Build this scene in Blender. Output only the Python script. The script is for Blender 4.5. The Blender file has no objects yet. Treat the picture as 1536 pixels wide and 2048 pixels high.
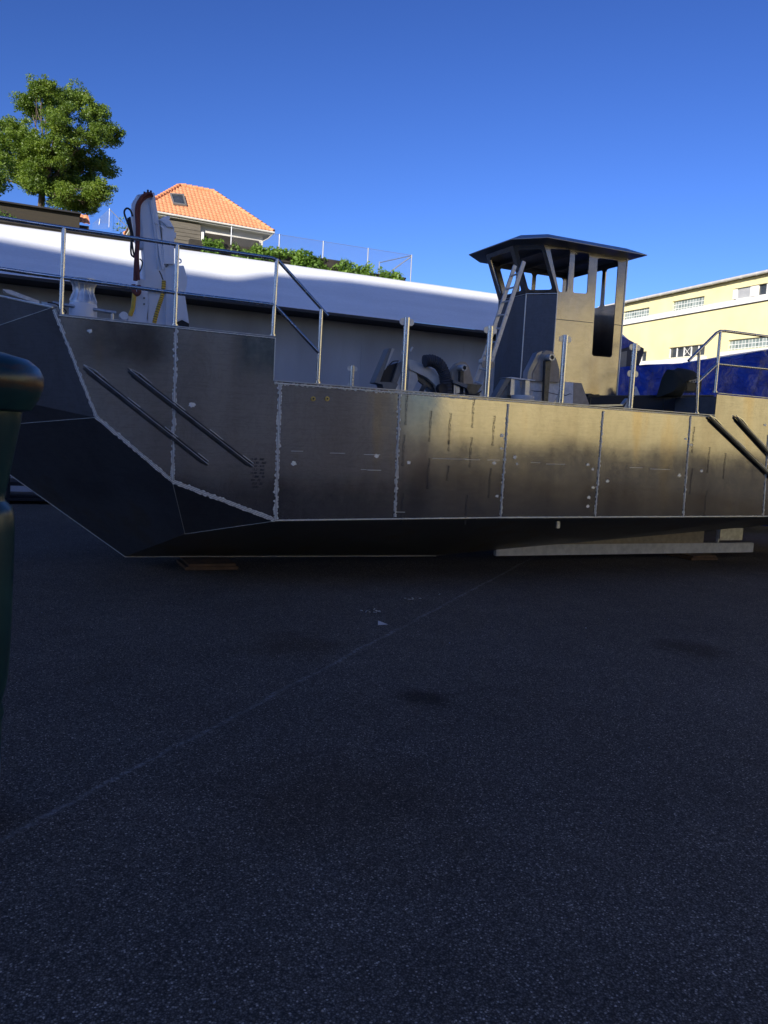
import bpy, math, random
from mathutils import Vector, Matrix, noise
from mathutils.geometry import tessellate_polygon
random.seed(7)
R = math.radians
scene = bpy.context.scene
col = scene.collection

# ------------------------------------------------------------------ camera
EYE = 1.95; YAW, PITCH, ROLL, FPX = R(65.6), R(-5.3), R(3.0), 1620.0
fwd = Vector((math.cos(YAW)*math.cos(PITCH), math.sin(YAW)*math.cos(PITCH), math.sin(PITCH)))
rt0 = Vector((math.sin(YAW), -math.cos(YAW), 0)); up0 = rt0.cross(fwd)
rt = rt0*math.cos(ROLL)+up0*math.sin(ROLL); up = up0*math.cos(ROLL)-rt0*math.sin(ROLL)
cd = bpy.data.cameras.new('camera'); cam = bpy.data.objects.new('camera', cd); col.objects.link(cam)
cam.matrix_world = Matrix(((rt.x, up.x, -fwd.x, 0), (rt.y, up.y, -fwd.y, 0), (rt.z, up.z, -fwd.z, EYE), (0, 0, 0, 1)))
cd.sensor_fit = 'HORIZONTAL'; cd.sensor_width = 36.0; cd.lens = 36.0*FPX/1536.0
cd.clip_start = 0.05; cd.clip_end = 3000
scene.camera = cam

def ray(x, y): return fwd+rt*((x-768)/FPX)-up*((y-1024)/FPX)
def PY(x, y, Y): d = ray(x, y); return Vector((0, 0, EYE))+d*(Y/d.y)
def PX(x, y, X): d = ray(x, y); return Vector((0, 0, EYE))+d*(X/d.x)
def PZ(x, y, Z): d = ray(x, y); return Vector((0, 0, EYE))+d*((Z-EYE)/d.z)

# ------------------------------------------------------------------ light
SUN_EL, SUN_AZ = R(20), R(45)          # light travels towards +X+Y, sun low behind the camera's left shoulder
world = bpy.data.worlds.new('World'); scene.world = world; world.use_nodes = True
wn = world.node_tree; bg = wn.nodes['Background']
sky = wn.nodes.new('ShaderNodeTexSky'); sky.sky_type = 'NISHITA'; sky.sun_disc = False
sky.sun_elevation = SUN_EL; sky.sun_rotation = R(180)+SUN_AZ
sky.air_density = 1.0; sky.dust_density = 0.6; sky.ozone_density = 3.5; sky.altitude = 0
gm = wn.nodes.new('ShaderNodeGamma'); gm.inputs[1].default_value = 1.5; wn.links.new(sky.outputs[0], gm.inputs[0])
tint = wn.nodes.new('ShaderNodeMix'); tint.data_type = 'RGBA'; tint.blend_type = 'MULTIPLY'; tint.inputs[0].default_value = 1
tint.inputs[7].default_value = (.53, .57, .82, 1); wn.links.new(gm.outputs[0], tint.inputs[6])
wn.links.new(tint.outputs[2], bg.inputs[0]); bg.inputs[1].default_value = 0.055
sd = bpy.data.lights.new('sun', 'SUN'); sd.energy = 4.4; sd.angle = R(0.35); sd.color = (1.0, 0.93, 0.82)
sun = bpy.data.objects.new('sun', sd); col.objects.link(sun)
sdir = Vector((math.sin(SUN_AZ)*math.cos(SUN_EL), math.cos(SUN_AZ)*math.cos(SUN_EL), -math.sin(SUN_EL)))
sun.rotation_euler = sdir.to_track_quat('-Z', 'Y').to_euler()
sun.location = (-20, -20, 30)
scene.view_settings.view_transform = 'Standard'; scene.view_settings.look = 'None'
scene.view_settings.exposure = 0.65; scene.view_settings.gamma = 1.0
scene.render.engine = 'CYCLES'

# ------------------------------------------------------------------ materials
def new_mat(name):
    m = bpy.data.materials.new(name); m.use_nodes = True
    return m, m.node_tree.nodes, m.node_tree.links, m.node_tree.nodes['Principled BSDF']
def mapping(N, L, scale, coord='Object'):
    tc = N.new('ShaderNodeTexCoord'); mp = N.new('ShaderNodeMapping'); mp.inputs['Scale'].default_value = scale
    L.new(tc.outputs[coord], mp.inputs[0]); return mp.outputs[0]
def noise_n(N, L, vec, scale, detail=4, rough=.55, dist=0):
    n = N.new('ShaderNodeTexNoise'); n.inputs['Scale'].default_value = scale; n.inputs['Detail'].default_value = detail
    n.inputs['Roughness'].default_value = rough; n.inputs['Distortion'].default_value = dist
    L.new(vec, n.inputs['Vector']); return n.outputs['Fac']
def ramp(N, L, fac, stops):
    r = N.new('ShaderNodeValToRGB'); e = r.color_ramp.elements
    while len(e) > 1: e.remove(e[0])
    e[0].position = stops[0][0]; e[0].color = stops[0][1]
    for p, c in stops[1:]: q = e.new(p); q.color = c
    L.new(fac, r.inputs[0]); return r.outputs[0]
def g(v, a=1): return (v, v, v, a)
def rgb(t): return (t[0], t[1], t[2], 1)
def maprange(N, L, v, a, b, c, d):
    m = N.new('ShaderNodeMapRange'); m.inputs[1].default_value = a; m.inputs[2].default_value = b
    m.inputs[3].default_value = c; m.inputs[4].default_value = d; L.new(v, m.inputs[0]); return m.outputs[0]
def mixc(N, L, f, a, b, mode='MIX'):
    m = N.new('ShaderNodeMix'); m.data_type = 'RGBA'; m.blend_type = mode
    if isinstance(f, (int, float)): m.inputs[0].default_value = f
    else: L.new(f, m.inputs[0])
    for i, s in ((6, a), (7, b)):
        if isinstance(s, tuple): m.inputs[i].default_value = s
        else: L.new(s, m.inputs[i])
    return m.outputs[2]
def math_n(N, L, op, a, b=0.0):
    m = N.new('ShaderNodeMath'); m.operation = op
    for i, s in ((0, a), (1, b)):
        if isinstance(s, (int, float)): m.inputs[i].default_value = s
        else: L.new(s, m.inputs[i])
    return m.outputs[0]
def bump(N, L, b, h, strength, dist=.01):
    n = N.new('ShaderNodeBump'); n.inputs['Strength'].default_value = strength; n.inputs['Distance'].default_value = dist
    L.new(h, n.inputs['Height']); L.new(n.outputs[0], b.inputs['Normal']); return n

def simple(name, c, rough=.6, metal=0.0, var=.25, scale=6, bmp=.15, spec=.5, stretch=(1, 1, 1)):
    m, N, L, b = new_mat(name)
    v = mapping(N, L, stretch); f = noise_n(N, L, v, scale, 6)
    lo = tuple(x*(1-var) for x in c); hi = tuple(min(1, x*(1+var)) for x in c)
    L.new(ramp(N, L, f, [(.3, rgb(lo)), (.7, rgb(hi))]), b.inputs['Base Color'])
    b.inputs['Roughness'].default_value = rough; b.inputs['Metallic'].default_value = metal
    b.inputs['Specular IOR Level'].default_value = spec
    L.new(maprange(N, L, f, .3, .7, max(0, rough-.1), min(1, rough+.1)), b.inputs['Roughness'])
    if bmp: bump(N, L, b, noise_n(N, L, v, scale*5, 4), bmp, .004)
    return m

M = {}
def hull_material(name, base, r0, r1, wave=.5, metal=.92):
    m, N, L, b = new_mat(name)
    big = noise_n(N, L, mapping(N, L, (1.3, 1.3, .22)), 1.6, 3, .5)
    streak = noise_n(N, L, mapping(N, L, (5, 5, .35)), 3, 5, .6)
    fine = noise_n(N, L, mapping(N, L, (1, 1, 1)), 9, 8, .65)
    c1 = ramp(N, L, big, [(.32, rgb((base[0]*.88, base[1]*.86, base[2]*.85))), (.45, rgb(base)), (.56, rgb(tuple(min(1, x*1.07) for x in base))), (.66, rgb((min(1, base[0]*1.12), base[1]*1.01, base[2]*.84)))])
    c2 = mixc(N, L, .12, c1, ramp(N, L, streak, [(.3, g(.5)), (.7, g(1))]), 'MULTIPLY')
    c3 = mixc(N, L, .14, c2, ramp(N, L, fine, [(.3, g(.55)), (.65, g(1))]), 'MULTIPLY')
    sw = noise_n(N, L, mapping(N, L, (1, 1, 1)), 2.6, 7, .7, 1.8)
    sm_ = ramp(N, L, sw, [(.46, g(1)), (.50, g(.80)), (.54, g(1))])
    scr = noise_n(N, L, mapping(N, L, (2.2, 2.2, 70)), 2.0, 3, .5)
    c3 = mixc(N, L, .55, c3, sm_, 'MULTIPLY')
    c3 = mixc(N, L, .25, c3, ramp(N, L, scr, [(.36, g(.6)), (.52, g(1))]), 'MULTIPLY')
    L.new(c3, b.inputs['Base Color'])
    b.inputs['Metallic'].default_value = metal
    rr = math_n(N, L, 'ADD', maprange(N, L, big, .3, .7, r0, r1), maprange(N, L, fine, .3, .75, -.015, .025))
    L.new(rr, b.inputs['Roughness'])
    wv = noise_n(N, L, mapping(N, L, (1, 1, .7)), 1.1, 2, .4)
    b1 = N.new('ShaderNodeBump'); b1.inputs['Strength'].default_value = wave; b1.inputs['Distance'].default_value = .02
    L.new(wv, b1.inputs['Height'])
    b2 = N.new('ShaderNodeBump'); b2.inputs['Strength'].default_value = .05; b2.inputs['Distance'].default_value = .002
    L.new(fine, b2.inputs['Height']); L.new(b1.outputs[0], b2.inputs['Normal']); L.new(b2.outputs[0], b.inputs['Normal'])
    return m
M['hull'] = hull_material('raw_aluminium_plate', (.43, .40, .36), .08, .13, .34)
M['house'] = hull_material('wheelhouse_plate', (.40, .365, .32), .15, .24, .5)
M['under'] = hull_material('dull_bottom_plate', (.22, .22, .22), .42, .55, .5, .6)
M['bowp'] = hull_material('bow_plate', (.14, .14, .15), .5, .62, .6, .55)  # darker copy of the aluminium, shade painted into the base tone
M['pipe'] = simple('stainless_pipe', (.70, .66, .60), .24, 1.0, .06, 12, .0)
M['alu'] = simple('bright_aluminium', (.62, .61, .58), .42, .85, .2, 14, .1)
M['weld'] = simple('ground_weld', (.96, .90, .78), .5, .5, .12, 45, .5)
M['roofp'] = simple('wheelhouse_roof_plate', (.30, .30, .31), .4, .85, .2, 3, .05)
M['rubber'] = simple('black_rubber', (.018, .018, .02), .55, 0, .3, 20, .2)
M['black'] = simple('black_paint_and_shade', (.012, .012, .014), .5, 0, .4, 5, .1)  # also stands for shade in openings and on the coaming
M['darkbar'] = simple('dark_rail_steel', (.09, .09, .09), .4, .7, .4, 18, .3)
M['white'] = simple('white_crane_paint', (.84, .85, .86), .35, 0, .05, 4, .03)
M['whiteb'] = simple('chipped_white_board', (.86, .82, .74), .8, 0, .12, 22, .4)
M['redhose'] = simple('red_brown_hose_sleeve', (.16, .045, .035), .75, 0, .35, 60, .5)
M['yellow'] = simple('yellow_sleeve', (.78, .48, .04), .5, 0, .15, 20, .1)
M['cream'] = simple('cream_paint', (.64, .60, .52), .5, 0, .12, 8, .1)
M['wood'] = simple('weathered_timber', (.20, .12, .07), .85, 0, .35, 7, .5, stretch=(1, 8, 8))
M['ladder'] = simple('ladder_aluminium', (.66, .62, .55), .45, .55, .15, 30, .1)
M['tan'] = simple('tan_plate', (.42, .36, .28), .6, .3, .2, 10, .2)
M['ink'] = simple('black_marker', (.05, .045, .04), .7, 0, .1, 10, 0)
M['brass'] = simple('brass_plug', (.62, .47, .16), .35, 1, .1, 30, 0)
M['duct'] = simple('grey_duct_fabric', (.055, .055, .06), .75, 0, .3, 30, .3)
M['sack'] = simple('dark_green_sack', (.022, .024, .016), .85, 0, .4, 9, .6)
M['grey'] = simple('grey_box_paint', (.20, .20, .19), .5, .2, .15, 12, .1)
M['concrete'] = simple('grey_render', (.36, .37, .39), .9, 0, .16, .9, .3, stretch=(1, 1, .3))
M['soffit'] = simple('dark_eave', (.035, .035, .038), .85, 0, .3, 3, .1)
M['fencewire'] = simple('galvanised_wire', (.35, .36, .37), .5, .7, .1, 10, 0)
M['stone'] = simple('dark_retaining_wall', (.030, .026, .02), .95, 0, .5, 3, .6)
M['housewall'] = simple('white_house_wall', (.62, .60, .54), .85, 0, .07, 2, .2)
M['slats'] = simple('grey_wood_slats', (.13, .115, .09), .85, 0, .3, 6, .5, stretch=(.3, 1, 6))
M['bark'] = simple('bark', (.13, .10, .075), .9, 0, .35, 9, .6, stretch=(1, 1, .3))
M['grass'] = simple('rough_grass', (.06, .08, .025), .95, 0, .4, 2, .6)
M['backwall'] = simple('pale_bounce_render', (.86, .76, .62), .9, 0, .08, .5, .2)  # pale warm tone brightens what the hull's left side reflects
M['whitetrim'] = simple('white_window_band', (.80, .79, .74), .8, 0, .05, 3, .15)
M['gutter'] = simple('pale_zinc_gutter', (.60, .58, .53), .6, .1, .12, 5, .05)
M['winglass'] = simple('window_glass', (.05, .06, .07), .12, 0, .3, 2, 0, .8)
M['blind'] = simple('grey_blind', (.45, .46, .47), .7, 0, .06, 5, 0)
M['shedwood'] = simple('dark_brown_boards', (.035, .028, .018), .9, 0, .3, 6, .5, stretch=(.3, 1, 6))
M['keel'] = simple('lit_white_keel', (.86, .83, .76), .6, 0, .15, 8, .1)  # white bar, raised further to carry the light reflected onto it
M['skip'] = simple('black_skip_steel', (.015, .015, .016), .6, .3, .4, 3, .2)
M['rust'] = simple('rusty_tan_timber', (.15, .085, .045), .9, 0, .35, 9, .6)

# white sheet roofing: faint seams and dirt
def roofing():
    m, N, L, b = new_mat('white_roof_membrane')
    f = noise_n(N, L, mapping(N, L, (.25, 1, 1)), 1.3, 5)
    f2 = noise_n(N, L, mapping(N, L, (1, 1, 1)), 14, 4)
    c = ramp(N, L, f, [(.3, (.66, .68, .70, 1)), (.7, (.78, .80, .82, 1))])
    L.new(mixc(N, L, .12, c, ramp(N, L, f2, [(.35, g(.6)), (.6, g(1))]), 'MULTIPLY'), b.inputs['Base Color'])
    b.inputs['Roughness'].default_value = .85
    bump(N, L, b, f2, .1, .01); return m
M['membrane'] = roofing()

def yellow_wall():
    m, N, L, b = new_mat('yellow_render')
    v = mapping(N, L, (1, 1, 1))
    f = noise_n(N, L, v, .8, 5); f2 = noise_n(N, L, v, 3.2, 8, .7)
    c = ramp(N, L, f, [(.3, (.80, .70, .36, 1)), (.7, (.88, .79, .44, 1))])
    st = ramp(N, L, f2, [(.66, g(0)), (.72, g(1))])
    L.new(mixc(N, L, math_n(N, L, 'MULTIPLY', st, .45), c, (.5, .44, .28, 1)), b.inputs['Base Color'])
    b.inputs['Roughness'].default_value = .9
    bump(N, L, b, noise_n(N, L, v, 25, 5), .2, .01); return m
M['yellowwall'] = yellow_wall()

def glassblock():
    m, N, L, b = new_mat('glass_block')
    tc = N.new('ShaderNodeTexCoord'); sp = N.new('ShaderNodeSeparateXYZ'); L.new(tc.outputs['Object'], sp.inputs[0])
    cb = N.new('ShaderNodeCombineXYZ'); L.new(sp.outputs[1], cb.inputs[0]); L.new(sp.outputs[2], cb.inputs[1])
    br = N.new('ShaderNodeTexBrick'); br.offset = 0; br.squash = 1
    br.inputs['Scale'].default_value = 1; br.inputs['Brick Width'].default_value = .19; br.inputs['Row Height'].default_value = .19
    br.inputs['Mortar Size'].default_value = .022; br.inputs['Mortar Smooth'].default_value = .3
    br.inputs['Color1'].default_value = (.16, .21, .20, 1); br.inputs['Color2'].default_value = (.32, .38, .36, 1)
    br.inputs['Mortar'].default_value = (.68, .70, .66, 1)
    L.new(cb.outputs[0], br.inputs[0]); L.new(br.outputs[0], b.inputs['Base Color'])
    b.inputs['Roughness'].default_value = .25
    bump(N, L, b, br.outputs[1], .6, .02); return m
M['glassblock'] = glassblock()

def tile_mat():
    m, N, L, b = new_mat('orange_clay_tile')
    v = mapping(N, L, (1, 1, 1)); f = noise_n(N, L, v, 3, 6, .7)
    L.new(ramp(N, L, f, [(.25, (.55, .22, .10, 1)), (.5, (.70, .29, .13, 1)), (.75, (.76, .38, .20, 1))]), b.inputs['Base Color'])
    b.inputs['Roughness'].default_value = .75; return m
M['tile'] = tile_mat()

def leaf_mat(name, a, c, d):
    m, N, L, b = new_mat(name)
    f = noise_n(N, L, mapping(N, L, (1, 1, 1)), 1.1, 5, .7)
    L.new(ramp(N, L, f, [(.3, rgb(a)), (.52, rgb(c)), (.74, rgb(d))]), b.inputs['Base Color'])
    b.inputs['Roughness'].default_value = .5
    tr = N.new('ShaderNodeBsdfTranslucent'); L.new(mixc(N, L, 1, rgb(c), (1.6, 1.8, .8, 1), 'MULTIPLY'), tr.inputs[0])
    mx = N.new('ShaderNodeMixShader'); mx.inputs[0].default_value = .3
    L.new(b.outputs[0], mx.inputs[1]); L.new(tr.outputs[0], mx.inputs[2])
    L.new(mx.outputs[0], N['Material Output'].inputs[0]); return m
M['leaf'] = leaf_mat('tree_leaves', (.04, .08, .012), (.135, .205, .024), (.28, .36, .045))
M['ivy'] = leaf_mat('ivy_leaves', (.04, .08, .012), (.13, .23, .03), (.30, .42, .09))

def tarp_mat():
    m, N, L, b = new_mat('blue_tarpaulin')
    v = mapping(N, L, (1, 1, 1)); f = noise_n(N, L, v, 2, 5)
    L.new(ramp(N, L, f, [(.3, (.006, .024, .20, 1)), (.7, (.014, .060, .42, 1))]), b.inputs['Base Color'])  # lighter and darker blues paint light and shade of the folds
    b.inputs['Roughness'].default_value = .3
    bump(N, L, b, noise_n(N, L, v, 2.5, 6, .6, 1.5), .8, .15); return m
M['tarp'] = tarp_mat()

def green_paint():
    m, N, L, b = new_mat('rusting_green_paint')
    v = mapping(N, L, (1, 1, 1)); vz = mapping(N, L, (1.2, 1.2, 9))
    f = noise_n(N, L, v, 5, 7, .65); f2 = noise_n(N, L, vz, 2.3, 6, .6)
    tc = N.new('ShaderNodeTexCoord'); sp = N.new('ShaderNodeSeparateXYZ'); L.new(tc.outputs['Object'], sp.inputs[0])
    base = ramp(N, L, f, [(.3, (.008, .035, .04, 1)), (.7, (.016, .065, .065, 1))])
    rust = ramp(N, L, f, [(.3, (.05, .018, .008, 1)), (.6, (.14, .06, .02, 1)), (.8, (.08, .09, .05, 1))])
    band = math_n(N, L, 'SUBTRACT', .075, math_n(N, L, 'ABSOLUTE', math_n(N, L, 'SUBTRACT', sp.outputs[2], 2.10)))
    msk = ramp(N, L, math_n(N, L, 'ADD', math_n(N, L, 'MULTIPLY', band, 4.0), math_n(N, L, 'MULTIPLY', f2, .9)), [(.55, g(0)), (.75, g(1))])
    L.new(mixc(N, L, msk, base, rust), b.inputs['Base Color'])
    b.inputs['Roughness'].default_value = .32
    bump(N, L, b, f, .3, .01); return m
M['greenpaint'] = green_paint()

def asphalt():
    m, N, L, b = new_mat('asphalt')
    v = mapping(N, L, (1, 1, 1))
    big = noise_n(N, L, v, .35, 5, .6); mid = noise_n(N, L, v, 2.2, 6, .65)
    base = ramp(N, L, big, [(.3, (.215, .173, .125, 1)), (.7, (.29, .237, .175, 1))])
    base = mixc(N, L, .55, base, ramp(N, L, mid, [(.3, g(.62)), (.7, g(1.0))]), 'MULTIPLY')
    vo = N.new('ShaderNodeTexVoronoi'); vo.inputs['Scale'].default_value = 120; L.new(v, vo.inputs['Vector'])
    spk = N.new('ShaderNodeSeparateColor'); L.new(vo.outputs['Color'], spk.inputs[0])
    a = ramp(N, L, spk.outputs[0], [(.0, g(.45)), (.6, g(.85)), (.88, g(1.2)), (.96, g(2.0)), (1, g(3.4))])
    edge = ramp(N, L, vo.outputs['Distance'], [(.32, g(1)), (.62, g(.42))])
    c = mixc(N, L, 1, mixc(N, L, 1, base, a, 'MULTIPLY'), edge, 'MULTIPLY')
    # faint chalk line and an oily patch
    tc = N.new('ShaderNodeTexCoord'); sp = N.new('ShaderNodeSeparateXYZ'); L.new(tc.outputs['Object'], sp.inputs[0])
    X, Y = sp.outputs[0], sp.outputs[1]
    p, q = PZ(0, 1680, 0), PZ(1000, 1150, 0); d = (q-p).normalized(); nx, ny = -d.y, d.x; c0 = nx*p.x+ny*p.y
    wob = math_n(N, L, 'MULTIPLY', math_n(N, L, 'SUBTRACT', noise_n(N, L, v, 1.7, 3), .5), .12)
    dist = math_n(N, L, 'ABSOLUTE', math_n(N, L, 'ADD', wob, math_n(N, L, 'SUBTRACT', math_n(N, L, 'ADD', math_n(N, L, 'MULTIPLY', X, nx), math_n(N, L, 'MULTIPLY', Y, ny)), c0)))
    lm = math_n(N, L, 'MULTIPLY', ramp(N, L, dist, [(.006, g(1)), (.03, g(0))]), ramp(N, L, noise_n(N, L, v, 22, 6, .8), [(.42, g(0)), (.60, g(1))]))
    lm = math_n(N, L, 'MULTIPLY', lm, ramp(N, L, mid, [(.35, g(.15)), (.6, g(.8))]))
    c = mixc(N, L, lm, c, (.40, .38, .34, 1))
    s = PZ(845, 1395, 0); s2 = PZ(1400, 1300, 0)
    for (sx, sy, rr, k) in ((s.x, s.y, .28, .45), (s2.x, s2.y, .5, .6), (s.x-.5, s.y+1.6, .6, .8), (s.x-1.2, s.y-1.5, .9, .85)):
        dx = math_n(N, L, 'SUBTRACT', X, sx); dy = math_n(N, L, 'SUBTRACT', Y, sy)
        dd = math_n(N, L, 'SQRT', math_n(N, L, 'ADD', math_n(N, L, 'MULTIPLY', dx, dx), math_n(N, L, 'MULTIPLY', dy, dy)))
        dd = math_n(N, L, 'ADD', math_n(N, L, 'MULTIPLY', dd, 1/rr), math_n(N, L, 'MULTIPLY', math_n(N, L, 'SUBTRACT', mid, .5), 1.4))
        c = mixc(N, L, ramp(N, L, dd, [(.3, g(1)), (1, g(0))]), c, mixc(N, L, 1, c, (k, k*.94, k*.86, 1), 'MULTIPLY'))
    L.new(c, b.inputs['Base Color'])
    b.inputs['Roughness'].default_value = .82; b.inputs['Specular IOR Level'].default_value = .22
    bump(N, L, b, vo.outputs['Distance'], .35, .006); return m
M['asphalt'] = asphalt()

# ------------------------------------------------------------------ mesh helpers
class MB:
    def __init__(s): s.v = []; s.f = []; s.sm = []
    def add(s, vs, fs, smooth=False):
        o = len(s.v); s.v += [Vector(p) for p in vs]; s.f += [[o+i for i in f] for f in fs]; s.sm += [smooth]*len(fs); return s
    def box(s, a, b):
        x0, y0, z0 = a; x1, y1, z1 = b
        return s.add([(x0,y0,z0),(x1,y0,z0),(x1,y1,z0),(x0,y1,z0),(x0,y0,z1),(x1,y0,z1),(x1,y1,z1),(x0,y1,z1)],
                     [(0,3,2,1),(4,5,6,7),(0,1,5,4),(1,2,6,5),(2,3,7,6),(3,0,4,7)])
    def beam(s, a, b, w, h, ref=Vector((0, 0, 1))):
        a, b = Vector(a), Vector(b); d = (b-a).normalized(); sd_ = d.cross(ref)
        if sd_.length < 1e-4: sd_ = d.cross(Vector((1, 0, 0)))
        sd_.normalize(); u = sd_.cross(d); o = []
        for p in (a, b):
            for i, j in ((-1, -1), (1, -1), (1, 1), (-1, 1)): o.append(p+sd_*i*w/2+u*j*h/2)
        return s.add(o, [(0,3,2,1),(4,5,6,7),(0,1,5,4),(1,2,6,5),(2,3,7,6),(3,0,4,7)])
    def tube(s, pts, r, n=12, caps=True, rad=None):
        pts = [Vector(p) for p in pts]; o = []; u = None
        for i, p in enumerate(pts):
            t = (pts[min(i+1, len(pts)-1)]-pts[max(i-1, 0)]).normalized()
            if u is None: u = t.cross(Vector((0, 0, 1)) if abs(t.z) < .9 else Vector((1, 0, 0))).normalized()
            u = (u-t*u.dot(t)).normalized(); w = t.cross(u)
            rr = rad[i] if rad else r
            for k in range(n): a = 2*math.pi*k/n; o.append(p+(u*math.cos(a)+w*math.sin(a))*rr)
        fs = [(i*n+k, i*n+(k+1) % n, (i+1)*n+(k+1) % n, (i+1)*n+k) for i in range(len(pts)-1) for k in range(n)]
        s.add(o, fs, True)
        if caps:
            m = len(pts)-1
            s.add(o[:n], [tuple(range(n-1, -1, -1))]); s.add(o[m*n:], [tuple(range(n))])
        return s
    def lathe(s, c, prof, n=32, axis='Z', smooth=True):
        c = Vector(c); o = []
        for r_, h in prof:
            for k in range(n):
                a = 2*math.pi*k/n; x, y = math.cos(a)*r_, math.sin(a)*r_
                o.append(c+(Vector((x, y, h)) if axis == 'Z' else Vector((x, -h, y))))
        fs = [(i*n+k, i*n+(k+1) % n, (i+1)*n+(k+1) % n, (i+1)*n+k) for i in range(len(prof)-1) for k in range(n)]
        s.add(o, fs, smooth)
        return s
    def panel(s, loops, thick):
        """planar polygon (first loop) with holes (other loops), extruded by the vector thick"""
        loops = [[Vector(p) for p in l] for l in loops]; thick = Vector(thick)
        flat = [p for l in loops for p in l]; n = len(flat)
        tris = tessellate_polygon(loops)
        s.add(flat+[p+thick for p in flat], [tuple(t) for t in tris]+[tuple(i+n for i in reversed(t)) for t in tris])
        o = 0; vs = []; fs = []
        for l in loops:
            k = len(l); b_ = len(vs); vs += l+[p+thick for p in l]
            fs += [(b_+i, b_+(i+1) % k, b_+k+(i+1) % k, b_+k+i) for i in range(k)]
        s.add(vs, fs)
        return s
    def build(s, name, mat, parent=None, bevel=0, recalc=True):
        off = Vector(parent['_o']) if parent is not None and '_o' in parent else Vector((0, 0, 0))
        me = bpy.data.meshes.new(name); me.from_pydata([tuple(p-off) for p in s.v], [], s.f)
        me.polygons.foreach_set('use_smooth', s.sm)
        me.materials.append(mat if not isinstance(mat, str) else M[mat]); me.update()
        if recalc:
            import bmesh
            bm = bmesh.new(); bm.from_mesh(me); bmesh.ops.remove_doubles(bm, verts=bm.verts, dist=1e-5)
            bmesh.ops.recalc_face_normals(bm, faces=bm.faces)
            if bevel:
                es = [e for e in bm.edges if len(e.link_faces) == 2 and e.calc_face_angle(0) > .6]
                bmesh.ops.bevel(bm, geom=es, offset=bevel, segments=2, affect='EDGES', clamp_overlap=True)
            bm.to_mesh(me); bm.free()
            me.set_sharp_from_angle(angle=R(40))
        o = bpy.data.objects.new(name, me); col.objects.link(o)
        if parent is not None: o.parent = parent; o['_o'] = tuple(off)
        return o

def tag(o, label=None, cat=None, group=None, kind=None):
    if label: o['label'] = label
    if cat: o['category'] = cat
    if group: o['group'] = group
    if kind: o['kind'] = kind
    return o
def thing(name, loc, label, cat, group=None):
    o = bpy.data.objects.new(name, None); col.objects.link(o); o.location = loc; o.empty_display_size = .2
    o['_o'] = tuple(loc); return tag(o, label, cat, group)
def rounded(pts, r, seg=4):
    out = []; n = len(pts)
    for i in range(n):
        p = Vector(pts[i]); a = (Vector(pts[i-1])-p); b = (Vector(pts[(i+1) % n])-p)
        k = min(r, a.length*.45, b.length*.45); A = p+a.normalized()*k; B = p+b.normalized()*k
        for j in range(seg+1):
            t = j/seg; out.append(A*(1-t)**2+p*2*t*(1-t)+B*t*t)
    return out
def pp(pts, Y): return [PY(x, y, Y) for x, y in pts]
def z4(*pts): return [(900+x*.2669, 440+y*.2669) for x, y in pts]
def zc(*pts): return [(220+x*.1514, 360+y*.1514) for x, y in pts]
def za(*pts): return [(730+x*.15625, 640+y*.15625) for x, y in pts]
def zb(*pts): return [(960+x*.15625, 640+y*.15625) for x, y in pts]
def prism(pts, Y, depth): return MB().panel([pp(pts, Y)], (0, depth, 0))
def arc(pts, n=8):   # catmull-rom
    pts = [Vector(p) for p in pts]; out = []
    for i in range(len(pts)-1):
        a = pts[max(i-1, 0)]; b = pts[i]; c = pts[i+1]; d = pts[min(i+2, len(pts)-1)]
        for k in range(n):
            t = k/n; out.append(.5*((2*b)+(c-a)*t+(2*a-5*b+4*c-d)*t*t+(3*b-3*c+d-a)*t**3))
    return out+[pts[-1]]

# ------------------------------------------------------------------ the setting
g_ = MB(); S = 900; g_.add([(-S, -S, 0), (S, -S, 0), (S, S, 0), (-S, S, 0)], [(0, 1, 2, 3)])
tag(g_.build('ground', 'asphalt', recalc=False), kind='structure')

# raised ground behind the hall, held by the retaining wall
hb = MB(); nx, ny = 60, 30; vs = []
for j in range(ny+1):
    for i in range(nx+1):
        x = -60+i*(80/nx); y = 34.35+j*2.6
        z = 8.9+.018*(y-34)+.25*noise.noise(Vector((x*.15, y*.15, 0)))
        e = min(1, max(0, (17.0-x)/3.0)); z = z*e*e*(3-2*e)-.05
        vs.append((x, y, z))
hb.add(vs, [(j*(nx+1)+i, j*(nx+1)+i+1, (j+1)*(nx+1)+i+1, (j+1)*(nx+1)+i) for j in range(ny) for i in range(nx)], True)
tag(hb.build('hill', 'grass', recalc=False), kind='structure')
rw = MB(); rw.box((-60, 34.0, -.1), (15.9, 34.34, 9.08)); rw.box((-60, 33.94, 9.08), (15.9, 34.4, 9.16)); rw.box((6.2, 34.02, 9.16), (12.8, 34.3, 9.5))
rwo = rw.build('retaining_wall', 'stone', bevel=.02); tag(rwo, 'dark retaining wall overgrown with ivy on the slope behind the white roofed hall', 'wall')

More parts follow.
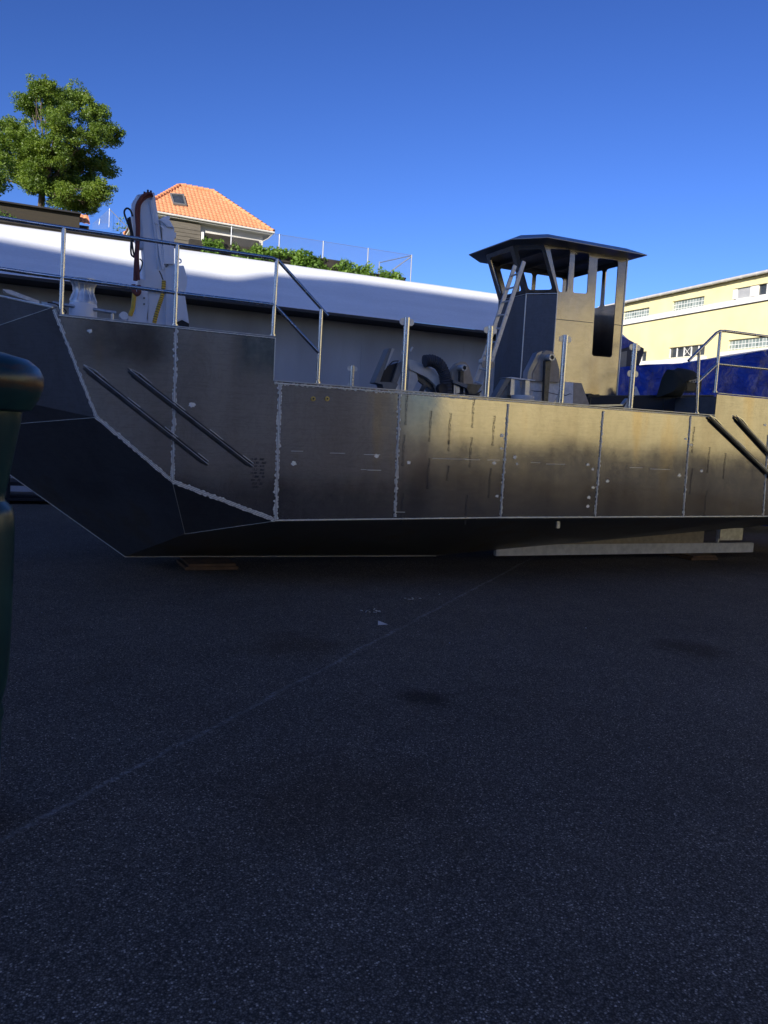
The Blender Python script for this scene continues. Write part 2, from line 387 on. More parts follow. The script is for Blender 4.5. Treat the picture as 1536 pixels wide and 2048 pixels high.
# unseen block behind the photographer, outlined to cast the yard's shade
bk = thing('shade_block', (-60, -40, 0), 'tall plain unseen block, added far behind the photographer to shade the yard', 'building')
b_ = MB(); b_.panel([[(x, -48, z) for x, z in ((-110, 0), (-110, 37.6), (-59.6, 37.0), (-56, 36.55), (-53.0, 36.4), (-52.4, 37.1), (-50, 37.45), (-28, 37.3), (-28, 0))]], (0, 13, 0)); b_.build('wall', 'backwall', bk)
wk = thing('reflector', (-20, -20, 0), 'unseen low pale workshop with dark windows across the yard behind the photographer', 'building')  # added volume, dims the hull's left reflection and shades the ground
b_ = MB(); b_.box((-20, -62, 0), (15, -13, 7.6)); b_.build('wall', 'backwall', wk)
b_ = MB(); b_.box((-45, -30, 0), (-20, -13.2, 7.3)); b_.build('wall', 'backwall', wk)
for k in range(8):
    b_ = MB(); b_.box((-34+k*6, -12.99, 4.2), (-31+k*6, -12.95, 5.8)); b_.build('window', 'winglass', wk)

# ------------------------------------------------------------------ white roofed hall
hall = thing('warehouse', (0, 24, 0), 'long grey walled hall with a broad white roof behind the boat', 'building')
b_ = MB(); b_.box((-45, 23.5, 0), (19.5, 33.0, 5.36)); b_.build('wall', 'concrete', hall)
b_ = MB(); prof = []
n = 40
for i in range(n+1):
    t = i/n; y = 22.3+(33.6-22.3)*t**1.5
    # steep lower face that bends back to a flatter crown
    z = 5.42+.643*(y-22.3) if y < 24.9 else 7.092+.12*(1-math.exp(-(y-24.9)/.2))+.02*(y-24.9)
    prof.append((y, z))
xs = [-46+i*1.09 for i in range(61)]; vs = []
for x in xs:
    for j, (y, z) in enumerate(prof):
        vs.append((x, y, z+.018*noise.noise(Vector((x*.5, y*.8, 0)))*(j > 0)))
m = len(prof)
b_.add(vs, [(i*m+j, i*m+j+1, (i+1)*m+j+1, (i+1)*m+j) for i in range(len(xs)-1) for j in range(m-1)], True)
ro = b_.build('roof', 'membrane', hall, recalc=False)
b_ = MB(); b_.box((-46, 22.3, 5.34), (19.4, 22.36, 5.415)); b_.build('fascia', 'soffit', ro)
b_ = MB(); b_.box((-46, 22.37, 5.37), (19.4, 33.5, 5.41)); b_.build('soffit', 'soffit', ro)
b_ = MB()
for xx in (-46, 19.4):
    pl = [(xx, y, z-.01) for y, z in prof]+[(xx, 33.5, 5.4), (xx, 22.4, 5.4)]; b_ = MB(); b_.panel([pl], (.03, 0, 0)); b_.build('gable', 'concrete', hall)
for i in range(14): b_ = MB(); b_.box((-30+i*3.6, 23.49, 0), (-29.985+i*3.6, 23.499, 5.3)); b_.build('wall_joint', 'concrete', hall)

# low rack far under the bow
rk = thing('storage_rack', (-.6, 20.5, 0), 'low black steel rack against the hall, seen under the bow', 'rack')
b_ = MB(); b_.box((-2.4, 20.0, .42), (.9, 21.3, .5)); b_.box((-2.4, 20.0, .08), (.9, 21.3, .14)); b_.build('shelf', 'skip', rk)
for x in (-2.38, -1.3, -.25, .82):
    for y in (20.02, 21.2):
        b_ = MB(); b_.box((x, y, 0), (x+.07, y+.07, .75)); b_.build('upright', 'skip', rk)

# ------------------------------------------------------------------ yellow building (facade runs along Y, facing -X)
yb = thing('factory_building', (30, 0, 0), 'sunlit pale yellow rendered building with two rows of glass block windows', 'building')
Y0, Y1 = -38.0, 37.6
def zt(Y): return 9.83+(36-Y)*.0175
wins = [('gb', 33.9, 35.95, 8.95, 9.42), ('gb', 30.15, 32.25, 9.0, 9.50), ('off', 24.4, 28.45, 9.06, 9.58),
        ('cas', 33.85, 35.2, 6.62, 7.14), ('cas', 29.85, 32.24, 6.66, 7.19), ('gb', 24.3, 28.45, 6.77, 7.24)]
for k in range(9):   # the same rhythm goes on beyond the frame towards the camera's right
    yy = 20.2-k*5.9
    wins += [('gb', yy-2.2, yy, 9.1+k*.06, 9.62+k*.06), ('gb', yy-2.2, yy, 6.8, 7.3)]
outer = [(30, Y0, 0), (30, Y1, 0), (30, Y1, zt(Y1)-.02), (30, Y0, zt(Y0)-.02)]
holes = [[(30, a, c), (30, a, d), (30, b, d), (30, b, c)] for _, a, b, c, d in wins]
b_ = MB(); b_.panel([outer]+holes, (.22, 0, 0)); b_.build('wall', 'yellowwall', yb)
b_ = MB(); b_.box((30.23, Y0+.02, 0), (44, Y1-.02, 9.5)); b_.build('rear_wall', 'yellowwall', yb)
b_ = MB(); b_.panel([[(29.84, Y0-.3, zt(Y0)+.02), (29.84, Y1+.3, zt(Y1)+.02), (29.84, Y1+.3, zt(Y1)+.08), (29.84, Y0-.3, zt(Y0)+.08)]], (15, 0, 0))
rf = b_.build('roof', 'grey', yb)
b_ = MB(); b_.tube([(29.79, Y0, zt(Y0)+.03), (29.79, Y1+.2, zt(Y1)+.03)], .075, 10)
for k in range(90):
    y = Y1-.4-k*.85; b_.tube([(29.79, y, zt(y)+.03), (29.79, y-.05, zt(y)+.03)], .084, 10)
b_.build('gutter', 'gutter', rf)
b_ = MB(); b_.panel([[(29.93, Y0, 8.68+(36-Y0)*.0146), (29.93, Y1, 8.66), (29.93, Y1, 8.93), (29.93, Y0, 8.96+(36-Y0)*.0125)]], (.068, 0, 0)); b_.build('window_band', 'whitetrim', yb)
b_ = MB(); b_.panel([[(29.925, Y0, 8.655+(36-Y0)*.0146), (29.925, Y1, 8.635), (29.925, Y1, 8.655), (29.925, Y0, 8.675+(36-Y0)*.0146)]], (.07, 0, 0)); b_.build('drip_edge', 'soffit', yb)
b_ = MB(); b_.box((29.93, 29.7, 6.36), (29.998, 37.6, 6.6)); b_.box((29.94, Y0, 6.5), (29.998, 28.9, 6.72)); b_.build('window_sill', 'whitetrim', yb)
b_ = MB(); b_.box((29.9, Y0, 0), (29.997, Y1-.05, 2.05)); b_.build('added_dark_base', 'skip', yb)  # unseen dark base, added to end the hull's golden reflection
for t, a, b, c, d in wins:
    if t == 'gb':
        b_ = MB(); b_.box((30.10, a, c), (30.16, b, d)); b_.build('window', 'glassblock', yb)
    elif t == 'cas':
        b_ = MB(); fr = MB()
        nb = max(2, round((b-a)/.46)); wd = (b-a)/nb
        for i in range(nb+1): y = a+i*wd; fr.box((30.08, max(a, y-.02), c), (30.13, min(b, y+.02), d))
        fr.box((30.08, a, c), (30.13, b, c+.03)); fr.box((30.08, a, d-.03), (30.13, b, d))
        if nb > 3:
            y = a+(nb//2+.0)*wd; fr.beam((30.07, y+.05, c+.08), (30.07, y+wd-.05, d-.08), .02, .02); fr.beam((30.068, y+.05, d-.08), (30.068, y+wd-.05, c+.08), .02, .02)
        w_ = fr.build('window', 'whitetrim', yb)
        b_.box((30.14, a, c), (30.15, b, d)); b_.build('pane', 'winglass', w_)
    else:
        fr = MB(); fr.box((30.05, 27.05, c), (30.12, 27.5, d)); fr.box((30.05, 28.25, c), (30.12, b, d)); fr.box((30.05, a, c), (30.12, b, c+.05))
        for yy in (26.55, 25.9, 25.2): fr.box((30.05, yy, c), (30.12, yy+.06, d))
        w_ = fr.build('window', 'whitetrim', yb)
        b2 = MB(); b2.box((30.09, 27.5, c+.05), (30.13, 28.25, d)); 
        for i in range(9): b2.box((30.08, 27.5, c+.07+i*.05), (30.1, 28.25, c+.085+i*.05))
        b2.build('blind', 'blind', w_)
        b2 = MB(); b2.box((30.13, a, c), (30.15, 27.05, d)); b2.build('pane', 'winglass', w_)
b_ = MB(); b_.tube([(30.6, 27.0, zt(27)+.05), (30.6, 27.0, zt(27)+.32)], .13, 12); b_.build('roof_vent', 'soffit', rf)

# foliage cloud helper
def leaves(mb, centres, count, size, rng, squash=.75):
    vs = mb.v; fs = mb.f; sm = mb.sm
    for c, r_ in centres:
        k = int(count*(r_**2))
        for _ in range(k):
            d = Vector((rng.gauss(0, 1), rng.gauss(0, 1), rng.gauss(0, 1))).normalized()*r_*(rng.random()**.45)
            p = Vector(c)+Vector((d.x, d.y, d.z*squash))
            if noise.noise(p*1.5) < -.22: continue
            s_ = size*rng.uniform(.6, 1.35); a = Vector((rng.gauss(0, 1), rng.gauss(0, 1), rng.gauss(0, .8))).normalized()
            b = a.cross(Vector((rng.gauss(0, 1), rng.gauss(0, 1), rng.gauss(0, 1)))).normalized()
            o = len(vs); vs += [p-a*s_, p-b*s_*.5, p+a*s_, p+b*s_*.5]; fs.append([o, o+1, o+2, o+3]); sm.append(False)

iv = MB(); rng = random.Random(3); cs = []
iv_pts = [(360+i*6, None) for i in range(75)]
def ivt(x):     # top of the ivy along the wall, in world z at Y 34
    return 9.42+.22*noise.noise(Vector((x*.9, 0, 0)))+.20*noise.noise(Vector((x*2.7, 3, 0)))
x = 6.9
while x < 15.6:
    if not (12.05 < x < 12.6) and not (8.1 < x < 8.4):
        h = ivt(x)-.02-.22*max(0, (x-11.5)/3)
        for zz in (h, h-.3, h-.6, h-.9): cs.append(((x, 33.85+rng.uniform(-.1, .15), zz), .26))
    x += .22
leaves(iv, cs, 1300, .075, rng, 1)
tag(iv.build('ivy', 'ivy', recalc=False), 'bright green ivy hanging over the wall behind the white roof', 'ivy')
iv = MB(); cs = [((PX(1288, 596, 30.4).x, PX(1288, 596, 30.4).y+dy, zt(34)+.1), .16) for dy in (-.8, -.5, -.2, .1, .35)]
leaves(iv, cs, 900, .05, rng, .8)
tag(iv.build('roof_weeds', 'ivy', recalc=False), 'small clump of green weeds in the gutter of the yellow building', 'plant')

# fence on the wall
fe = thing('chain_link_fence', (10, 34.1, 9.2), 'thin galvanised chain link fence above the ivy wall, ending at a braced post', 'fence')
posts = [-6, -3.5, -1, 1.0]; posts = [7.9, 9.95, 11.92, 14.03, 16.18]
for i, x in enumerate(posts):
    b_ = MB(); b_.tube([(x, 34.1, 8.9), (x, 34.1, 10.24)], .028, 8)
    b_.build('post', 'fencewire', fe)
b_ = MB(); b_.tube([(14.9, 34.1, 9.15), (16.15, 34.1, 10.15)], .025, 8); b_.build('brace', 'fencewire', fe)
b_ = MB(); b_.tube([(15.5, 36.2, 9.1), (15.5, 36.2, 10.2)], .025, 8); b_.tube([(15.5, 36.2, 10.15), (16.15, 34.1, 10.2)], .02, 8); b_.build('brace', 'fencewire', fe)
def mesh_wire(x0, x1, y, z0, z1, step=.11, r=.0045):
    w = MB(); h = z1-z0
    n_ = int((x1-x0+h)/step)
    for i in range(n_):
        for sg in (1, -1):
            a = x0-h+i*step; b = a+h
            ta, tb = max(0, (x0-a)/h), min(1, (x1-a)/h)
            if tb <= ta: continue
            za, zb_ = (z0+ta*h, z0+tb*h) if sg > 0 else (z1-ta*h, z1-tb*h)
            w.tube([(a+ta*h, y, za), (a+tb*h, y, zb_)], r, 3, False)
    w.tube([(x0, y, z1), (x1, y, z1)], .008, 4, False)
    return w
mesh_wire(7.9, 16.18, 34.1, 9.2, 10.22).build('wire_mesh', 'fencewire', fe, recalc=False)
fl = thing('chain_link_fence', (3, 36, 9.2), 'fence corner with slanting brace left of the white crane', 'fence')
for (x0, z0, x1, z1) in ((218, 455, 219, 417), (198, 450, 200, 438), (219, 418, 262, 462)):
    b_ = MB(); b_.tube([PY(x0, z0, 36), PY(x1, z1, 36)], .016, 8); b_.build('post', 'fencewire', fl)
b_ = MB()
for i in range(14):
    t = i/14; b_.tube([PY(186+32*t, 446-28*t, 36), PY(186+32*t, 458, 36)], .004, 3, False)
    b_.tube([PY(186+32*t, 446-28*t, 36), PY(218, 446-28*t, 36)], .004, 3, False)
b_.build('wire_mesh', 'fencewire', fl, recalc=False); b_ = MB()
for i in range(9):
    t = i/8; b_.tube([PY(222+40*t, 420+40*t, 36.2), PY(222+40*t, 462, 36.2)], .005, 3, False)
b_.tube([PY(222, 462, 36.2), PY(262, 462, 36.2)], .006, 3, False)
b_.build('wire_mesh', 'fencewire', fl, recalc=False)

# ------------------------------------------------------------------ house with orange roof
ho = thing('house', (10, 50, 9.5), 'small white house with hipped orange clay tile roof on the slope', 'house')
E0 = Vector((5.95, 48, 13.80)); E1 = Vector((13.62, 48, 13.66)); R0 = Vector((8.71, 51.5, 16.38)); R1 = Vector((10.74, 51.5, 16.34))
B0 = Vector((5.95, 55, 13.80)); B1 = Vector((13.62, 55, 13.66))
def tiled(A, B, Cc, D, tw=.235, rows=13):     # A,B eave; C,D ridge above B,A
    w = MB(); nr = rows*4; ax = (B-A).normalized(); nrm = ax.cross((D-A).normalized()).normalized()
    if nrm.z < 0: nrm = -nrm
    L_ = (B-A).length; nc = int(L_/tw*6); vs = []
    for j in range(nr+1):
        t = j/nr; l = A.lerp(D, t); r2 = B.lerp(Cc, t); u0 = (l-A).dot(ax); u1 = (r2-A).dot(ax); q = (j % 4)/4
        base = l-ax*u0
        for i in range(nc+1):
            u = min(max(L_*i/nc, u0), u1)
            h = .035*abs(math.sin(math.pi*u/tw))**.8+.05*(1-q)
            vs.append(base+ax*u+nrm*h)
    k = nc+1
    w.add(vs, [(j*k+i, j*k+i+1, (j+1)*k+i+1, (j+1)*k+i) for j in range(nr) for i in range(nc)], False)
    return w
rw_ = tiled(E0, E1, R1, R0)
for A, B, Cc, D in ((E1, B1, R1, R1), (B0, E0, R0, R0), (B1, B0, R0, R1)):
    t2 = tiled(A, B, Cc, D, rows=13); rw_.add(t2.v, t2.f)
rfo = rw_.build('roof', 'tile', ho, recalc=False)
b_ = MB()
for a, c in ((R0, R1), (R1, E1), (R0, E0), (R1, B1), (R0, B0)):
    nseg = int((c-a).length/.33)
    for i in range(nseg):
        p = a.lerp(c, i/nseg); q = a.lerp(c, (i+1.08)/nseg); b_.tube([p+Vector((0, 0, .05)), q+Vector((0, 0, .08))], .11, 10, True, [.10, .125])
b_.build('ridge_tiles', 'tile', rfo)
def onroof(x, y):    # point on the front roof plane
    nrm = (E1-E0).cross(R0-E0).normalized(); d = ray(x, y); o = Vector((0, 0, EYE))
    return o+d*((E0-o).dot(nrm)/d.dot(nrm)), nrm*(-1 if nrm.y > 0 else 1)
sk = [(339, 391), (367, 393), (373, 415.5), (346, 411.6)]
q = [onroof(*p)[0] for p in sk]; nr_ = onroof(*sk[0])[1]
cen = sum(q, Vector())/4
b_ = MB(); b_.panel([[p+nr_*.06 for p in q], [cen+(p-cen)*.8+nr_*.06 for p in q]], nr_*.10); sf = b_.build('skylight', 'grey', rfo)
b_ = MB(); b_.panel([[cen+(p-cen)*.82+nr_*.09 for p in q]], nr_*.02); b_.build('pane', 'winglass', sf)
b_ = MB(); b_.box((6.5, 48.6, 8.6), (13.15, 54.4, 13.62)); b_.build('wall', 'housewall', ho)
b_ = MB(); b_.panel([[E0+Vector((.05, .03, -.04)), E1+Vector((-.05, .03, -.04)), B1+Vector((-.05, -.03, -.04)), B0+Vector((.05, -.03, -.04))]], (0, 0, -.10)); b_.build('eave', 'housewall', rfo)
b_ = MB(); b_.tube([E0+Vector((0, -.06, -.02)), E1+Vector((0.05, -.06, -.02))], .06, 8); b_.tube([E1+Vector((0.02, -.02, -.05)), E1+Vector((-.25, .3, -.35)), E1+Vector((-.5, .5, -.5)), E1+Vector((-.5, .5, -4))], .035, 8); b_.build('gutter', 'housewall', rfo)
# timber clad porch in front of the wall
a = PY(345, 441, 48.3); c = PY(402, 490, 48.3)
b_ = MB(); b_.box((a.x-.5, 48.25, 10.0), (PY(401, 450, 48.3).x, 48.55, a.z-.02))
for i in range(16): b_.box((a.x-.5, 48.22, 10+i*.21), (PY(401, 450, 48.3).x, 48.25, 10.17+i*.21))
b_.build('wood_cladding', 'slats', ho)
b_ = MB(); p = PY(403, 460, 48.2); b_.box((p.x, 48.1, 10.0), (p.x+.12, 48.24, 13.1)); b_.build('porch_post', 'whitetrim', ho)
b_ = MB(); p = PY(463, 461, 48.55); b_.box((p.x-.11, 48.56, p.z-.1), (p.x+.11, 48.6, p.z+.1)); b_.build('wall_vent', 'grey', ho)
b_ = MB(); p = PY(410, 466, 48.5); b_.box((p.x, 48.42, 10.5), (p.x+3.2, 48.58, p.z)); b_.build('basement_wall', 'stone', ho)

# ------------------------------------------------------------------ dark garage with tiled end, left
ga = thing('garden_shed', (0, 38, 9), 'long dark brown garden wall and shed below the tree', 'shed')
b_ = MB(); b_.box((-14, 37.6, 8.7), (PY(158, 440, 38).x, 38.4, 10.60)); b_.build('wall', 'shedwood', ga)
b_ = MB(); b_.panel([[(-14, 37.4, 10.60), (-14, 38.0, 10.80), (-14, 38.6, 10.60)]], (14+PY(160, 440, 38).x, 0, 0)); b_.build('coping', 'stone', ga)
A = PY(158, 448, 37.8); B = PY(180, 452, 37.8); Cc = PY(177, 432, 38.6); D = PY(158, 431, 38.6)
t2 = tiled(A, B, Cc, D, .2, 5); gr = t2.build('roof', 'tile', ga, recalc=False)
b_ = MB(); b_.box((A.x, 37.95, 8.7), (B.x-.03, 38.8, A.z)); b_.build('wall', 'shedwood', ga)

# ------------------------------------------------------------------ trees
def limb(mb, a, b, r0, r1, bend=.15, n=6, rng=random):
    a, b = Vector(a), Vector(b); o = Vector((rng.uniform(-1, 1), rng.uniform(-1, 1), rng.uniform(-.4, .4)))*bend*(b-a).length
    pts = [a.lerp(b, i/n)+o*math.sin(math.pi*i/n) for i in range(n+1)]
    mb.tube(pts, r0, 8, True, [r0+(r1-r0)*i/n for i in range(n+1)]); return pts
def make_tree(base, blobs, label, seed, trunk_r=.2, density=1050, lsize=.066):
    rng = random.Random(seed); t = thing('broadleaf_tree', base, label, 'tree')
    tr = MB(); base = Vector(base); top = base+Vector((.1, 0, 2.0))
    limb(tr, base-Vector((0, 0, .8)), top, trunk_r*1.2, trunk_r, .03, 5, rng)
    tips = []
    for c, r_ in blobs:
        mid = top.lerp(Vector(c), .45)+Vector((rng.uniform(-.2, .2), rng.uniform(-.2, .2), .1))
        limb(tr, top, mid, trunk_r*.6, trunk_r*.35, .1, 5, rng); pts = limb(tr, mid, c, trunk_r*.33, trunk_r*.1, .1, 5, rng)
        for k in range(5):
            d = Vector((rng.gauss(0, 1), rng.gauss(0, 1), rng.gauss(0, .7))).normalized()*r_*.85
            limb(tr, pts[rng.randint(2, 5)], Vector(c)+d, trunk_r*.14, .012, .12, 4, rng); tips.append(Vector(c)+d)
    tr.build('trunk', 'bark', t)
    cr = MB(); cs = []
    for c, r_ in blobs:
        for k in range(int(30*r_*r_)+12):
            d = Vector((rng.gauss(0, 1), rng.gauss(0, 1), rng.gauss(0, 1))).normalized()*r_*rng.choice([rng.uniform(.1, 1.0), rng.uniform(.7, 1.35)])
            cs.append((Vector(c)+Vector((d.x, d.y, d.z*.8)), rng.uniform(.22, .60)))
    for p in tips: cs.append((p, .42)); cs.append((p+Vector((rng.uniform(-.5, .5), rng.uniform(-.5, .5), rng.uniform(-.3, .5))), .25))
    leaves(cr, cs, density, lsize, rng, .7)
    cr.build('crown', 'leaf', t, recalc=False)
    return t
px = [((30, 265), .95), ((100, 195), .8), ((60, 215), .75), ((150, 195), .75), ((190, 225), .75), ((215, 270), .75), ((120, 260), 1.05),
      ((20, 330), 1.0), ((75, 310), 1.0), ((150, 320), 1.0), ((205, 330), .8), ((195, 380), .75), ((140, 375), .85), ((60, 345), .8), ((-30, 300), 1.1), ((-40, 350), .9),
      ((105, 300), 1.0), ((45, 290), .9), ((170, 270), .9), ((110, 345), .8), ((165, 355), .9), ((112, 392), .75), ((145, 408), .6), ((70, 372), .6), ((175, 405), .5), ((115, 225), .7), ((85, 175), .5)]
rngt = random.Random(5)
blobs = [(PY(x, y, 57+rngt.uniform(-1.7, 1.7)), r_*1.06) for (x, y), r_ in px]
b0 = PY(80, 425, 57)
make_tree((b0.x, 57, b0.z-.8), blobs, 'large leafy green tree rising behind the dark shed at the left', 11, .19)
# pale trunk section of the neighbour at the frame edge
b1 = PY(-70, 430, 44)
make_tree((b1.x, 44, 9.6), [(PY(-60, 330, 44), 1.3), (PY(-30, 365, 44), .7), (PY(-90, 280, 44), 1.3)], 'second tree, mostly cut off by the left edge of the photo', 12, .2)
sb = MB(); rngs = random.Random(9)
leaves(sb, [(PY(8, 432, 37.2), .35), (PY(22, 440, 37.2), .28), (PY(-8, 425, 37.2), .45), (PY(0, 445, 37.2), .4)], 700, .06, rngs)
tag(sb.build('shrub', 'ivy', recalc=False), 'small green shrub in front of the dark shed wall at the left edge', 'shrub')
sb = MB(); leaves(sb, [(PY(250, 440, 36.5), .25), (PY(240, 455, 36.5), .3), (PY(262, 452, 36.5), .3)], 700, .05, rngs)
tag(sb.build('shrub', 'ivy', recalc=False), 'dark shrub behind the fence brace, just left of the white crane', 'shrub')

# ------------------------------------------------------------------ the boat
HY, CY = 9.2, 11.35            # near side plate, centre line
boat = thing('workboat', (6, CY, 0), 'unpainted aluminium workboat with wheelhouse, railings and raised bow standing on the asphalt', 'boat')
def far(p): return Vector((p[0], 2*CY-p[1], p[2]))
XS = 15.5
K1 = Vector((.30, HY, 3.10)); K2 = PY(190, 835, HY); K3 = PY(345, 965, HY); K4 = PY(550, 1042, HY); K5 = Vector((XS, HY, 1.06))
BX0, BZ0 = 2.68, 3.02; BX1 = 9.57
side = [K1, K2, K3, K4, Vector((5.88, HY, .945)), Vector((10.89, HY, 1.0)), K5, Vector((XS, HY, 2.86)), Vector((BX1, HY, 2.845)), Vector((BX1-.005, HY, 2.515)), Vector((BX0+.01, HY, 2.525)),
        Vector((BX0, HY, BZ0)), Vector((.36, HY, 3.03))]
b_ = MB(); b_.panel([side], (0, .012, 0)); b_.panel([[far(p) for p in side]], (0, -.012, 0))
hull = b_.build('hull', 'hull', boat)
# bow and bottom plates
S0 = PY(250, 1113, CY); S1 = PY(0, 935, CY); S2 = PY(-107, 859, CY); S3 = PY(-260, 738, CY); S4 = PY(-330, 520, CY)
T1 = K1; P_ = PY(370, 1068, 10.55); KE = Vector((6.1, CY, .10)); KA = PY(1150, 1086, CY); KB = PY(1408, 1062, CY); KC = PY(1536, 1050, CY); KD = Vector((XS, CY, .78))
_n = (K3-K2).cross(S0-K2); _d = ray(370, 1068); _o = Vector((0, 0, EYE)); P_ = _o+_d*((K2-_o).dot(_n)/_d.dot(_n))
b_ = MB()
def both(mb, pts):
    mb.add(pts, [tuple(range(len(pts)))]); mb.add([far(p) for p in pts], [tuple(reversed(range(len(pts))))])
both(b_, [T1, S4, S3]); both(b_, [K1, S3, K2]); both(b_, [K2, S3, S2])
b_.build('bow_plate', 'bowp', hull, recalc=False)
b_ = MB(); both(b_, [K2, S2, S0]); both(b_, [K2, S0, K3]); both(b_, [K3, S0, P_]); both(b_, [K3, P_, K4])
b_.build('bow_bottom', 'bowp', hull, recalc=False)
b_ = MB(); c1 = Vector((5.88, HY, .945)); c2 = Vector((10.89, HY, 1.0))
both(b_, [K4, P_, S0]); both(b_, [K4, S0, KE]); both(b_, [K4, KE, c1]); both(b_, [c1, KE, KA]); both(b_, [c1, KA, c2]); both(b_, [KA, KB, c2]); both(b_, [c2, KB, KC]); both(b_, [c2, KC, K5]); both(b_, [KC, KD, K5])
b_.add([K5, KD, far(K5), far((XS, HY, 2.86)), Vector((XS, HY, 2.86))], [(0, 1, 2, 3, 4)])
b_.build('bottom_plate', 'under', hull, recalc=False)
# decks
b_ = MB(); zz = .03
b_.add([(.4, HY+.02, 2.99), (BX0, HY+.02, 2.99), (BX0, far((0, HY, 0)).y-.02, 2.99), (.4, far((0, HY, 0)).y-.02, 2.99)], [(0, 1, 2, 3)])
b_.add([(.4, HY+.02, 2.99), (.4, far((0, HY, 0)).y-.02, 2.99), (S4.x+.05, CY, 3.55)], [(0, 2, 1)])
b_.box((BX0-.012, HY+.013, 1.95), (BX0, far((0, HY, 0)).y-.013, 2.985))
b_.box((BX0, HY+.013, 2.0), (XS-.01, far((0, HY, 0)).y-.013, 2.02))
b_.box((BX1, HY+.013, 2.03), (BX1+.012, far((0, HY, 0)).y-.013, 2.80))
b_.box((BX1+.013, HY+.013, 2.80), (XS-.01, far((0, HY, 0)).y-.013, 2.815))
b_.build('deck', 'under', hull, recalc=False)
# ragged ground-out weld bands
def weld(a, b, w, name='weld_seam', y=HY-.0035, lines=True, dens=95, ragged=.75):
    a = Vector((a[0], y, a[1])); b = Vector((b[0], y, b[1])); d = (b-a).normalized(); nrm = Vector((-d.z, 0, d.x)); Ln = (b-a).length
    n_ = max(4, int(Ln*dens)); vs = []; rs = random.Random(int(a.x*977+b.z*131))
    s1 = rs.uniform(0, 50)
    for i in range(n_+1):
        p = a.lerp(b, i/n_)
        for sg in (-1, 1):
            q = w*(.36+.62*ragged*max(-.45, .9*noise.noise(Vector((i*.31+s1, sg*9.1, 0)))+.5*noise.noise(Vector((i*.08+s1, sg*5., 2)))+rs.uniform(-.22, .22)))
            vs.append(p+nrm*sg*max(w*.12, q))
    mb = MB(); mb.add(vs, [(2*i, 2*i+1, 2*i+3, 2*i+2) for i in range(n_)])
    # raised bead down the middle
    mb.beam(a+Vector((0, -.003, 0)), b+Vector((0, -.003, 0)), .010, .008)
    o = mb.build(name, 'weld', hull, recalc=False)
    ln = MB()
    for sg in (-1, 1): ln.beam(a+nrm*sg*.010+Vector((0, -.0012, 0)), b+nrm*sg*.009+Vector((0, -.0012, 0)), .004, .003)
    ln.build('bead_groove', 'darkbar', o)
    return o
def pz(x, y): q = PY(x, y, HY); return (q.x, q.z)
seams = [((352, 657), (345, 962), .05), ((560, 768), (551, 1040), .062), ((799, 787), (790, 1034), .05), ((1016, 808), (1001, 1035), .046), ((1206, 822), (1190, 1034), .046), ((1381, 832), (1366, 1033), .048), ((1536, 870), (1526, 1032), .045)]
for p, q, w in seams: weld(pz(*p), pz(*q), w)
edge = [(K1.x+.012, K1.z-.02), (K2.x+.012, K2.z+.01), (K3.x+.004, K3.z+.012), (K4.x, K4.z+.012)]
for i, w in ((0, .045), (1, .055), (2, .065)): weld(edge[i], edge[i+1], w, ragged=.4)
weld((K4.x, K4.z+.008), (5.88, .955), .026, ragged=.4); weld((5.88, .955), (10.89, 1.01), .030, ragged=.4); weld((10.89, 1.01), (XS, 1.07), .03, ragged=.4)
weld((BX0+.01, 2.505), (5.4, 2.50), .035, ragged=.9); weld((5.4, 2.505), (BX1, 2.505), .014, ragged=1.1); weld((.36, 3.025), (BX0, 3.015), .010, ragged=1.3)
b_ = MB(); b_.beam((BX0+.002, HY-.006, 2.53), (BX0+.002, HY-.006, 3.02), .012, .006); b_.build('weld_seam', 'weld', hull)
# knuckle edges and stem bead, on both plates
def bead(a, b, r_=.008):
    mb = MB(); mb.tube([Vector(a), Vector(b)], r_, 6); mb.build('edge_bead', 'weld', hull)
bead(K2, S2, .003); bead(K3, P_, .003); bead(P_, K4, .003); bead(K1, S3, .003); bead(S0, S2, .010); bead(S0, KE, .012); bead(K1, S4, .012)
# gunwale cap of the mid deck and coaming top
b_ = MB(); b_.box((BX0+.012, HY-.012, 2.527), (BX1-.006, HY+.05, 2.539)); b_.build('gunwale_cap', 'alu', hull, bevel=.003)
b_ = MB(); b_.box((.37, HY-.008, 3.032), (BX0-.002, HY+.05, 3.042)); b_.build('gunwale_cap', 'alu', hull, bevel=.003)
b_ = MB(); b_.box((BX1+.01, HY-.01, 2.862), (XS, HY+.05, 2.872)); b_.build('gunwale_cap', 'alu', hull, bevel=.003)
# grinder spots
spots = [(384, 810, 1.3), (588, 927, 1.2), (753, 912, 1), (818, 925, 1), (989, 926, 1), (1030, 914, 1), (1034, 928, .7), (1176, 929, 1), (1186, 938, .8), (1215, 962, 1), (1359, 951, 1.1), (1403, 942, 1), (1004, 871, 1.1), (994, 992, .8), (1003, 897, .8),
         (180, 662, 1), (1186, 975, .9), (1178, 995, 1.1), (1176, 1012, 1), (1372, 878, .9), (1383, 890, .9), (1530, 850, 1), (1532, 905, .8), (205, 960, .1)]
for x, y, k in spots[:-1]:
    c = PY(x, y, HY-.004); rs = random.Random(x*7+y); n_ = 14
    mb = MB(); vs = [c+Vector((math.cos(2*math.pi*i/n_)*.030*k*rs.uniform(.6, 1.25), 0, math.sin(2*math.pi*i/n_)*.022*k*rs.uniform(.6, 1.3))) for i in range(n_)]
    mb.add(vs, [tuple(range(n_))]); mb.build('ground_spot', 'weld', hull, recalc=False)
